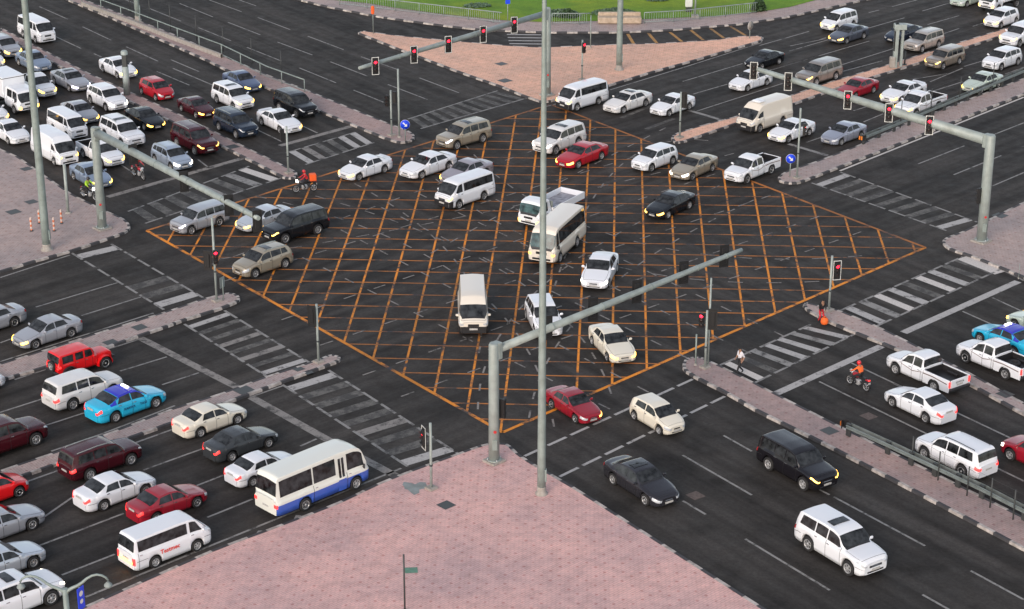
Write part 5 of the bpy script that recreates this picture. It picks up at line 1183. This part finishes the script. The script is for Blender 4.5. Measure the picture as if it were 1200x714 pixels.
# coloured patches on the pavement
mat('green_cover', (0.13, 0.27, 0.20), 0.8, noise=0.3, nscale=5)
flat_patch(482, 668.5, .62, .55, 5, 'green_cover', TOP, 'access_cover', 'green square cover beside the thin dark post on the pink pavement')
pp = MB(); pc = at(486, 571, TOP); pv = []
for k in range(16): a = 2 * math.pi * k / 16; q = 1 + .3 * math.sin(3 * a) + .2 * math.cos(5 * a + 1); pv.append((math.cos(a) * .62 * q, math.sin(a) * .62 * q, .004))
pp.add(pv, [tuple(range(16))]); tag(pp.build('repair_patch', 'patch_teal', loc=pc), 'pale blue grey stain left of the near pavement signal post', 'patch')

# ------------------------------------------------------------------ barriers and railings
def gline(pts, z=KH): return [at(x, y, z) for x, y in pts]
def guard_rail(pts, label, ends=True, fence=None, spacing=2.0):
    P = gline(pts); b = P[0].copy(); root = thing('guard_rail', label, 'guard rail', b, 0, 'steel guard rails on the medians')
    Q = resample(P, spacing, False); Q = [q - b for q in Q]
    n_ = (Q[-1] - Q[0]).normalized().cross(Vector((0, 0, 1)))
    for sgn in (1, -1):
        m = MB()
        rows = []
        for q in Q:
            o = q + n_ * sgn * .20; rows.append([o + n_ * sgn * dx + Vector((0, 0, z)) for dx, z in ((0, .50), (.04, .54), (.04, .58), (0, .62), (.04, .66), (.04, .70), (0, .74), (-.02, .74), (-.02, .50))])
        m.grid(rows, smooth=False); m.build('rail', 'rail_steel', root)
    for q in Q[::2] if len(Q) > 30 else Q: MB().box((q.x, q.y, .38), (.12, .30, .76), rz=heading_xy(n_)).build('post', 'post_dark', root)
    if ends:
        t = (Q[0] - Q[1]).normalized(); e = Q[0] + t * .25
        mm = MB(); pr = []
        for a in lin(-90, 90, 9):
            d = n_ * math.sin(R(a)) * .24 + t * math.cos(R(a)) * .24; pr.append([e + d + Vector((0, 0, .40)), e + d + Vector((0, 0, .80))])
        mm.grid(pr); mm.build('end_cap', 'black', root)
        mat('hazard', (0.75, 0.22, 0.03), 0.5)
        mm = MB(); c0 = e + t * .25
        for k in range(2): mm.box((c0.x + n_.x * (.1 - .2 * k), c0.y + n_.y * (.1 - .2 * k), .62), (.02, .12, .3), rz=heading_xy(t))
        mm.build('reflector', 'hazard', root)
    return root
guard_rail([(994, 511), (1040, 532), (1095, 558), (1150, 584), (1200, 610), (1245, 634)], 'guard rail with black end on the near right median')
guard_rail([(1012, 169), (1065, 147), (1120, 124), (1200, 90), (1290, 53)], 'guard rail with orange marked end on the far right median')
def mesh_fence(pts, h, label, spacing=4.0, wires=4, m='post_dark'):
    P = gline(pts); b = P[0].copy(); root = thing('fence', label, 'fence', b, 0); Q = [q - b for q in resample(P, spacing, False)]
    for q in Q: MB().tube([(q.x, q.y, 0), (q.x, q.y, h)], .04, 6).build('post', m, root)
    wm = MB()
    for k in range(wires):
        z = h * (k + 1) / wires - .03; wm.tube([(q.x, q.y, z) for q in Q], .006, 4)
    wm.build('wire', m, root); return root
mesh_fence([(1068, 545), (1099, 563), (1133, 581), (1160, 595), (1187, 609), (1230, 632)], 1.7, 'dark post and wire fence along the near right guard rail', 2.6)
mesh_fence([(1055, 150), (1124, 121), (1200, 88), (1280, 55)], 2.3, 'dark post and wire fence along the far right guard rail', 4.6)
def railing(pts, h, label, m='galv', spacing=.9, bars=True, panel=None):
    P = gline(pts); b = P[0].copy(); root = thing('railing', label, 'railing', b, 0, 'pedestrian railings'); Q = [q - b for q in resample(P, spacing, False)]
    r_ = MB().tube([(q.x, q.y, h) for q in Q], .05, 8); r_.build('top_rail', m, root)
    MB().tube([(q.x, q.y, .18) for q in Q], .03, 6).build('bottom_rail', m, root)
    for q in Q[::3]: MB().tube([(q.x, q.y, 0), (q.x, q.y, h)], .045, 6).build('post', m, root)
    if bars:
        bm_ = MB()
        for q0, q1 in zip(Q[:-1], Q[1:]):
            for t in (0, .25, .5, .75): p = q0.lerp(q1, t); bm_.box((p.x, p.y, h / 2 + .09), (.03, .03, h - .2))
        bm_.build('baluster', m, root)
    return root
railing([(96, 4), (150, 24), (200, 43.5), (260, 66), (313, 92), (357, 108)], 1.1, 'long grey railing on the median at the top left', 'galv', 1.2, False)
mesh_fence([(130, 5), (200, 35), (262, 61), (330, 91)], 2.4, 'dark post fence behind the long grey median railing', 5.0, 2)
railing([(398, 6), (430, 10), (463, 13.5), (520, 20), (588, 28)], 1.1, 'curved grey railing in front of the lawn left of the masts')
railing([(647, 29), (690, 29)], 1.1, 'short grey railing in front of the lawn between mast and stone ramp')
railing([(755, 28), (800, 25.5), (850, 20), (887, 16)], 1.1, 'grey railing in front of the lawn right of the stone ramp')
# concrete barrier blocks under the long railing
bl = gline([(96, 6), (150, 26), (200, 45.5), (260, 68)]); m = MB(); rows = [[q + Vector((0, 0, z)) + Vector((.6, .8, 0)) * dx for dx, z in ((-.15, 0), (-.12, .35), (.12, .35), (.15, 0))] for q in bl]
m.grid(rows, smooth=False); tag(m.build('low_wall', 'concrete'), 'low pale wall strip under the long median railing', 'wall')
b = at(726, 27, KH); rt = thing('stone_ramp', 'pale stone slab seat in the gap of the lawn railings', 'stone ramp', b, R(0)); mat('stone', (0.50, 0.40, 0.30), 0.8, noise=0.3, nscale=3)
MB().box((0, 0, .35), (4.2, 1.2, .6), bev=.08).build('slab', 'stone', rt); MB().box((0, .5, .75), (4.1, .35, .4), bev=.05).build('back', 'stone', rt)
# ------------------------------------------------------------------ shrubs on the lawn
def shrub(px, py, rx, ry, h, label, m='leaf', n=500):
    b = at(px, py, KH); root = thing('shrub', label, 'shrub', b, 0, 'low shrubs on the lawn'); mb = MB(); rnd = random.Random(px)
    for _ in range(n):
        a, rr, q = rnd.uniform(0, 6.283), math.sqrt(rnd.random()), rnd.random() ** .6
        p = Vector((math.cos(a) * rr * rx * (1 - .3 * q), math.sin(a) * rr * ry * (1 - .3 * q), q * h * (1 - .5 * rr * rr) + .03))
        u = Vector((rnd.gauss(0, 1), rnd.gauss(0, 1), rnd.gauss(0, .6))).normalized(); v = u.cross(Vector((rnd.gauss(0, 1), rnd.gauss(0, 1), rnd.gauss(0, 1)))).normalized(); s_ = rnd.uniform(.08, .2)
        mb.quad(p - u * s_, p + v * s_ * .6, p + u * s_, p - v * s_ * .6)
    mb.build('foliage', m, root)
    st = MB()
    for k in range(5): a = k * 1.256; st.tube([(0, 0, 0), (math.cos(a) * rx * .5, math.sin(a) * ry * .5, h * .6)], .02, 5)
    st.build('stem', 'post_dark', root)
shrub(658, 19, 2.2, 1.0, .7, 'pale rounded shrub on the lawn right of the signal mast', 'leaf_pale', 900)
shrub(719, 17, 2.6, 1.0, .6, 'pale flat shrub on the lawn behind the stone slab', 'leaf_pale', 900)
shrub(666, 21, .9, .6, .9, 'small dark green shrub beside the pale rounded one')
shrub(889, 13, .8, .8, 1.3, 'dark green shrub at the end of the right lawn railing', 'leaf', 700)
shrub(560, 8, 1.6, .9, .3, 'pale low shrub patch in the middle of the left lawn', 'leaf_pale', 500)
shrub(770, 1, 1.3, .7, .3, 'pale low shrub patch at the top edge of the lawn', 'leaf_pale', 400)

# ------------------------------------------------------------------ people and motorcycles
mat('skin', (0.30, 0.17, 0.11), 0.6); mat('shirt_white', (0.62, 0.62, 0.66), 0.8); mat('trousers_black', (0.015, 0.015, 0.018), 0.8)
mat('cloth_black', (0.012, 0.012, 0.014), 0.85); mat('cloth_red', (0.5, 0.02, 0.03), 0.8); mat('vest_green', (0.35, 0.6, 0.03), 0.7); mat('hair', (0.012, 0.01, 0.01), 0.7)
mat('vest_orange', (0.85, 0.14, 0.02), 0.7); mat('helmet_red', (0.6, 0.01, 0.02), 0.3, coat=.5); mat('helmet_dark', (0.02, 0.02, 0.025), 0.3, coat=.5); mat('moto_red', (0.35, 0.01, 0.02), 0.3, coat=.5)
def skinned(name, verts, edges, radii, mats, matfn, parent=None, loc=(0, 0, 0), rz=0, levels=2):
    me = bpy.data.meshes.new(name); me.from_pydata(verts, edges, []); o = bpy.data.objects.new(name, me); COL.objects.link(o)
    sk = o.modifiers.new('s', 'SKIN'); sk.use_smooth_shade = True; o.modifiers.new('u', 'SUBSURF').levels = levels
    bpy.context.view_layer.update()
    if not me.skin_vertices: 
        bm = bmesh.new(); bm.from_mesh(me); bm.verts.layers.skin.verify(); bm.to_mesh(me); bm.free()
    for i, r_ in enumerate(radii):
        sv = me.skin_vertices[0].data[i]; sv.radius = (r_, r_) if not isinstance(r_, tuple) else r_; sv.use_root = (i == 0)
    bpy.context.view_layer.update()
    dg = bpy.context.evaluated_depsgraph_get(); m2 = bpy.data.meshes.new_from_object(o.evaluated_get(dg))
    bpy.data.objects.remove(o); m2.name = name; m2.materials.clear()
    for m in mats: m2.materials.append(MATS[m])
    segs = [(Vector(verts[a]), Vector(verts[b]), k) for k, (a, b) in enumerate(edges)]
    for p in m2.polygons:
        c = p.center; best = min(segs, key=lambda s: seg_dist(c, s[0], s[1])); p.material_index = matfn(best[2], c); p.use_smooth = True
    return link(name, m2, parent, loc, rz)
def seg_dist(p, a, b):
    d = b - a; t = max(0, min(1, (p - a).dot(d) / max(1e-9, d.dot(d)))); return (p - (a + d * t)).length
def person(pos, rz, J, top, bottom, label, hairm='hair', helmet=None, long_sleeve=True, group=None, skirt=False):
    """J: joint positions in local metres, +x forward"""
    V = [J[k] for k in ('pelvis', 'waist', 'chest', 'neck', 'head', 'crown', 'hipL', 'kneeL', 'ankleL', 'toeL', 'hipR', 'kneeR', 'ankleR', 'toeR', 'shL', 'elL', 'wrL', 'haL', 'shR', 'elR', 'wrR', 'haR')]
    E = [(0, 1), (1, 2), (2, 3), (3, 4), (4, 5), (0, 6), (6, 7), (7, 8), (8, 9), (0, 10), (10, 11), (11, 12), (12, 13), (2, 14), (14, 15), (15, 16), (16, 17), (2, 18), (18, 19), (19, 20), (20, 21)]
    Rr = [.14, .135, .16, .06, .085, .07, .095, .065, .045, .045, .095, .065, .045, .045, .065, .048, .032, .035, .065, .048, .032, .035]
    def mf(k, c):
        if k in (0,): return 2
        if k in (1, 13, 14, 17, 18): return 1
        if k in (15, 19): return 1 if long_sleeve else 0
        if k in (5, 6, 7, 9, 10, 11): return 2
        if k in (8, 12): return 3
        return 0
    root = thing('person', label, 'person', pos, rz, group)
    body = skinned('body', V, E, Rr, ['skin', top, bottom, 'black'], mf, root)
    # face: nose, eyes, mouth, ears ; fingers
    h = Vector(J['head']); up = (Vector(J['crown']) - h).normalized(); fw = Vector((1, 0, 0)); fw = (fw - up * fw.dot(up)).normalized(); sd_ = up.cross(fw)
    bmh = MB(); nb = h + fw * .088 + up * .02
    bmh.add([nb + up * .035, nb - up * .012 + sd_ * .016, nb - up * .012 - sd_ * .016, nb - up * .005 + fw * .028], [(0, 1, 3), (0, 3, 2), (1, 2, 3)], 0)
    for s_ in (1, -1): bmh.box(tuple(h + sd_ * .085 * s_ + up * .01), (.03, .015, .05), 0)
    bmh.build('facial_feature', 'skin', root)
    ft = MB()
    for s_ in (1, -1): ft.box(tuple(h + fw * .083 + sd_ * .032 * s_ + up * .035), (.012, .022, .01), 0)
    ft.box(tuple(h + fw * .082 - up * .04), (.012, .045, .01), 0); ft.build('eyes_and_mouth', 'hair', root)
    fm = MB()
    for wr, ha, s_ in (('wrL', 'haL', 1), ('wrR', 'haR', -1)):
        a, b2 = Vector(J[wr]), Vector(J[ha]); d = (b2 - a).normalized(); q = d.cross(Vector((1, 0.1, .05))).normalized(); cu = d.cross(q).normalized()
        for k in range(4):
            o = b2 + q * (k - 1.5) * .019; l_ = (.07, .08, .075, .06)[k]
            fm.tube([o, o + d * l_ * .5, o + d * l_ * .85 + cu * .02], [.009, .0085, .007], 6)
        fm.tube([b2 - d * .03 + q * .03, b2 + q * .055 + d * .01, b2 + q * .055 + d * .04 + cu * .01], [.011, .010, .008], 6)
    fm.build('fingers', 'skin', root)
    if helmet:
        hm = MB().lathe([(0, .14), (.07, .125), (.115, .07), (.13, 0), (.12, -.07), (.09, -.11)], n=16).build('helmet', helmet, root, h + up * .03 - fw * .01)
        MB().grid([[h + up * z + fw * .135 * math.cos(R(a)) + sd_ * .135 * math.sin(R(a)) for z in (.0, .07)] for a in lin(-60, 60, 7)]).build('visor', 'glass', root)
    else:
        rows = []
        for i, el in enumerate(lin(0, 90, 6)):
            rows.append([h + up * (.045 + .075 * math.sin(R(el))) + (fw * math.cos(R(a)) * .097 + sd_ * math.sin(R(a)) * .092) * math.cos(R(el)) - fw * .014 - (up * .07 * max(0, -math.cos(R(a))) * (1 - el / 90)) for a in lin(0, 360, 15)])
        MB().grid(rows).build('hair', hairm, root)
    return root
stand = dict(pelvis=(0, 0, .93), waist=(0, 0, 1.08), chest=(.02, 0, 1.32), neck=(.03, 0, 1.50), head=(.06, 0, 1.62), crown=(.06, 0, 1.70), hipL=(0, .09, .88), kneeL=(.22, .1, .50), ankleL=(.30, .1, .09), toeL=(.44, .1, .04),
    hipR=(0, -.09, .88), kneeR=(.02, -.1, .48), ankleR=(-.30, -.1, .14), toeR=(-.19, -.1, .04), shL=(.02, .19, 1.42), elL=(-.10, .25, 1.16), wrL=(.02, .24, .93), haL=(.07, .23, .86), shR=(.02, -.19, 1.42), elR=(.03, -.26, 1.15), wrR=(.20, -.2, 1.0), haR=(.26, -.17, .97))
pz = at(867, 438.5, 0.0); person(pz, R(-150), stand, 'shirt_white', 'trousers_black', 'man in white shirt and black trousers walking on the crossing', long_sleeve=False)
cr = dict(stand); cr.update(pelvis=(0, 0, .82), waist=(.05, 0, .98), chest=(.12, 0, 1.2), neck=(.16, 0, 1.38), head=(.2, 0, 1.5), crown=(.21, 0, 1.58), hipL=(0, .09, .78), kneeL=(.2, .1, .45), ankleL=(.06, .1, .09), toeL=(.2, .1, .04), hipR=(0, -.09, .78), kneeR=(.12, -.1, .43), ankleR=(-.1, -.1, .09), toeR=(.04, -.1, .04), shL=(.12, .18, 1.3), elL=(.16, .24, 1.05), wrL=(.28, .16, .85), haL=(.33, .12, .78), shR=(.12, -.18, 1.3), elR=(.18, -.24, 1.05), wrR=(.3, -.16, .85), haR=(.35, -.12, .78))
pz = at(961.5, 377.5, KH); person(pz, R(-70), cr, 'cloth_black', 'cloth_red', 'person in black top and red trousers standing on the median nose')
bz = at(966, 380, KH); rt = thing('bag', 'bright orange sack beside the person in black on the median', 'bag', bz)
MB().lathe([(0, 0), (.20, .02), (.25, .15), (.23, .34), (.15, .44), (.06, .48), (.08, .52), (0, .52)], n=14).build('sack', 'vest_orange', rt); MB().lathe([(.1, 0), (.1, .04)], (0, 0, .46), n=10).build('tie', 'black', rt)
# motorcycles
def motorcycle(pos, deg, label, body='moto_red', head=None, tail=False, box=None):
    root = thing('motorcycle', label, 'motorcycle', pos, R(deg), 'motorcycles in the traffic')
    for x in (.66, -.66):
        t = MB().lathe([(.235, -.045), (.29, -.055), (.31, 0), (.29, .055), (.235, .045), (.235, -.045)], axis='y', n=24, caps=False).build('wheel', 'rubber', root, (x, 0, .31))
        s_ = MB().lathe([(.225, -.02), (.225, .02), (.20, .02), (.20, -.02), (.225, -.02)], axis='y', n=20, caps=False)
        for k in range(6): a = k * math.pi / 3; s_.tube([(0, 0, 0), (math.cos(a) * .21, 0, math.sin(a) * .21)], .012, 5)
        s_.build('rim', 'rim', t)
    MB().tube([(.66, .07, .31), (.50, .07, .75), (.42, .07, .95)], .025, 8).tube([(.66, -.07, .31), (.50, -.07, .75), (.42, -.07, .95)], .025, 8).build('fork', 'chrome', root)
    MB().tube([(.40, 0, .86), (.1, 0, .55), (-.25, 0, .45), (-.66, 0, .32)], [.04, .05, .05, .03], 8).tube([(.38, 0, .8), (-.1, 0, .68), (-.7, 0, .74)], .035, 8).build('frame', 'black', root)
    MB().box((.02, 0, .40), (.42, .26, .34), bev=.06).build('engine', 'rim', root)
    MB().lathe([(0, -.28), (.10, -.26), (.155, -.05), (.15, .12), (.08, .26), (0, .28)], axis='x', n=14).build('fuel_tank', body, root, (.16, 0, .80))
    MB().box((-.35, 0, .80), (.62, .25, .09), bev=.04).build('seat', 'black', root); MB().box((-.72, 0, .74), (.28, .18, .10), bev=.04).build('tail', body, root)
    MB().tube([(.40, .36, 1.06), (.44, .2, 1.02), (.44, -.2, 1.02), (.40, -.36, 1.06)], .016, 8).build('handlebar', 'black', root)
    MB().tube([(.0, -.14, .35), (-.4, -.17, .30), (-.8, -.17, .36)], [.025, .045, .04], 10).build('exhaust', 'chrome', root)
    MB().lathe([(.0, .09), (.09, .07), (.11, 0), (.07, -.06)], axis='x', n=14).build('headlight', head or 'lens_clear', root, (.58, 0, .92))
    MB().box((-.87, 0, .76), (.05, .16, .09), bev=.02).build('tail_light', 'tail_lit' if tail else 'lens_red', root); MB().box((-.90, 0, .58), (.01, .18, .12)).build('number_plate', 'plate', root)
    for s_ in (1, -1): MB().tube([(.42, s_ * .28, 1.04), (.40, s_ * .32, 1.2)], .008, 5).box((.40, s_ * .33, 1.22), (.03, .11, .07), bev=.02).build('mirror', 'black', root)
    if box:
        MB().box((-.62, 0, 1.12), (.5, .52, .52), bev=.05).build('delivery_box', box, root)
    return root
seat = dict(pelvis=(-.22, 0, .94), waist=(-.18, 0, 1.06), chest=(-.08, 0, 1.30), neck=(-.02, 0, 1.46), head=(.03, 0, 1.58), crown=(.04, 0, 1.66), hipL=(-.18, .11, .92), kneeL=(.18, .22, .78), ankleL=(-.02, .2, .40), toeL=(.12, .2, .34),
    hipR=(-.18, -.11, .92), kneeR=(.18, -.22, .78), ankleR=(-.02, -.2, .40), toeR=(.12, -.2, .34), shL=(-.06, .19, 1.38), elL=(.14, .28, 1.18), wrL=(.34, .30, 1.08), haL=(.40, .30, 1.06), shR=(-.06, -.19, 1.38), elR=(.14, -.28, 1.18), wrR=(.34, -.30, 1.08), haR=(.40, -.30, 1.06))
for px, py, deg, lb, kw, plb, top, bot, hel in (
    (1006, 441, 127, 'red motorcycle waiting at the right stop line, seen from behind', dict(tail=True, head='lens_clear'), 'rider in orange vest and red helmet on the red motorcycle', 'vest_orange', 'trousers_black', 'helmet_red'),
    (357, 214, -165, 'motorcycle with an orange delivery box and white headlight', dict(head='head_white', box='orange', body='helmet_dark'), 'rider in red and dark clothes on the motorcycle with orange box', 'cloth_red', 'cloth_black', 'helmet_red'),
    (104, 222, -40, 'motorcycle with a white light beside the left signal mast foot', dict(head='head_white', body='helmet_dark'), 'rider in a yellow green vest beside the left signal mast', 'vest_green', 'cloth_black', 'helmet_dark'),
    (162, 198, -48, 'dark red motorcycle between the white pickup and the light blue crossover', dict(body='moto_red'), 'rider in dark red clothes between white pickup and light blue crossover', 'moto_red', 'cloth_black', 'helmet_dark')):
    p = at(px, py, .75); p.z = 0
    motorcycle(p, deg, lb, **kw); person(p, R(deg), seat, top, bot, plb, helmet=hel, group='motorcycle riders')
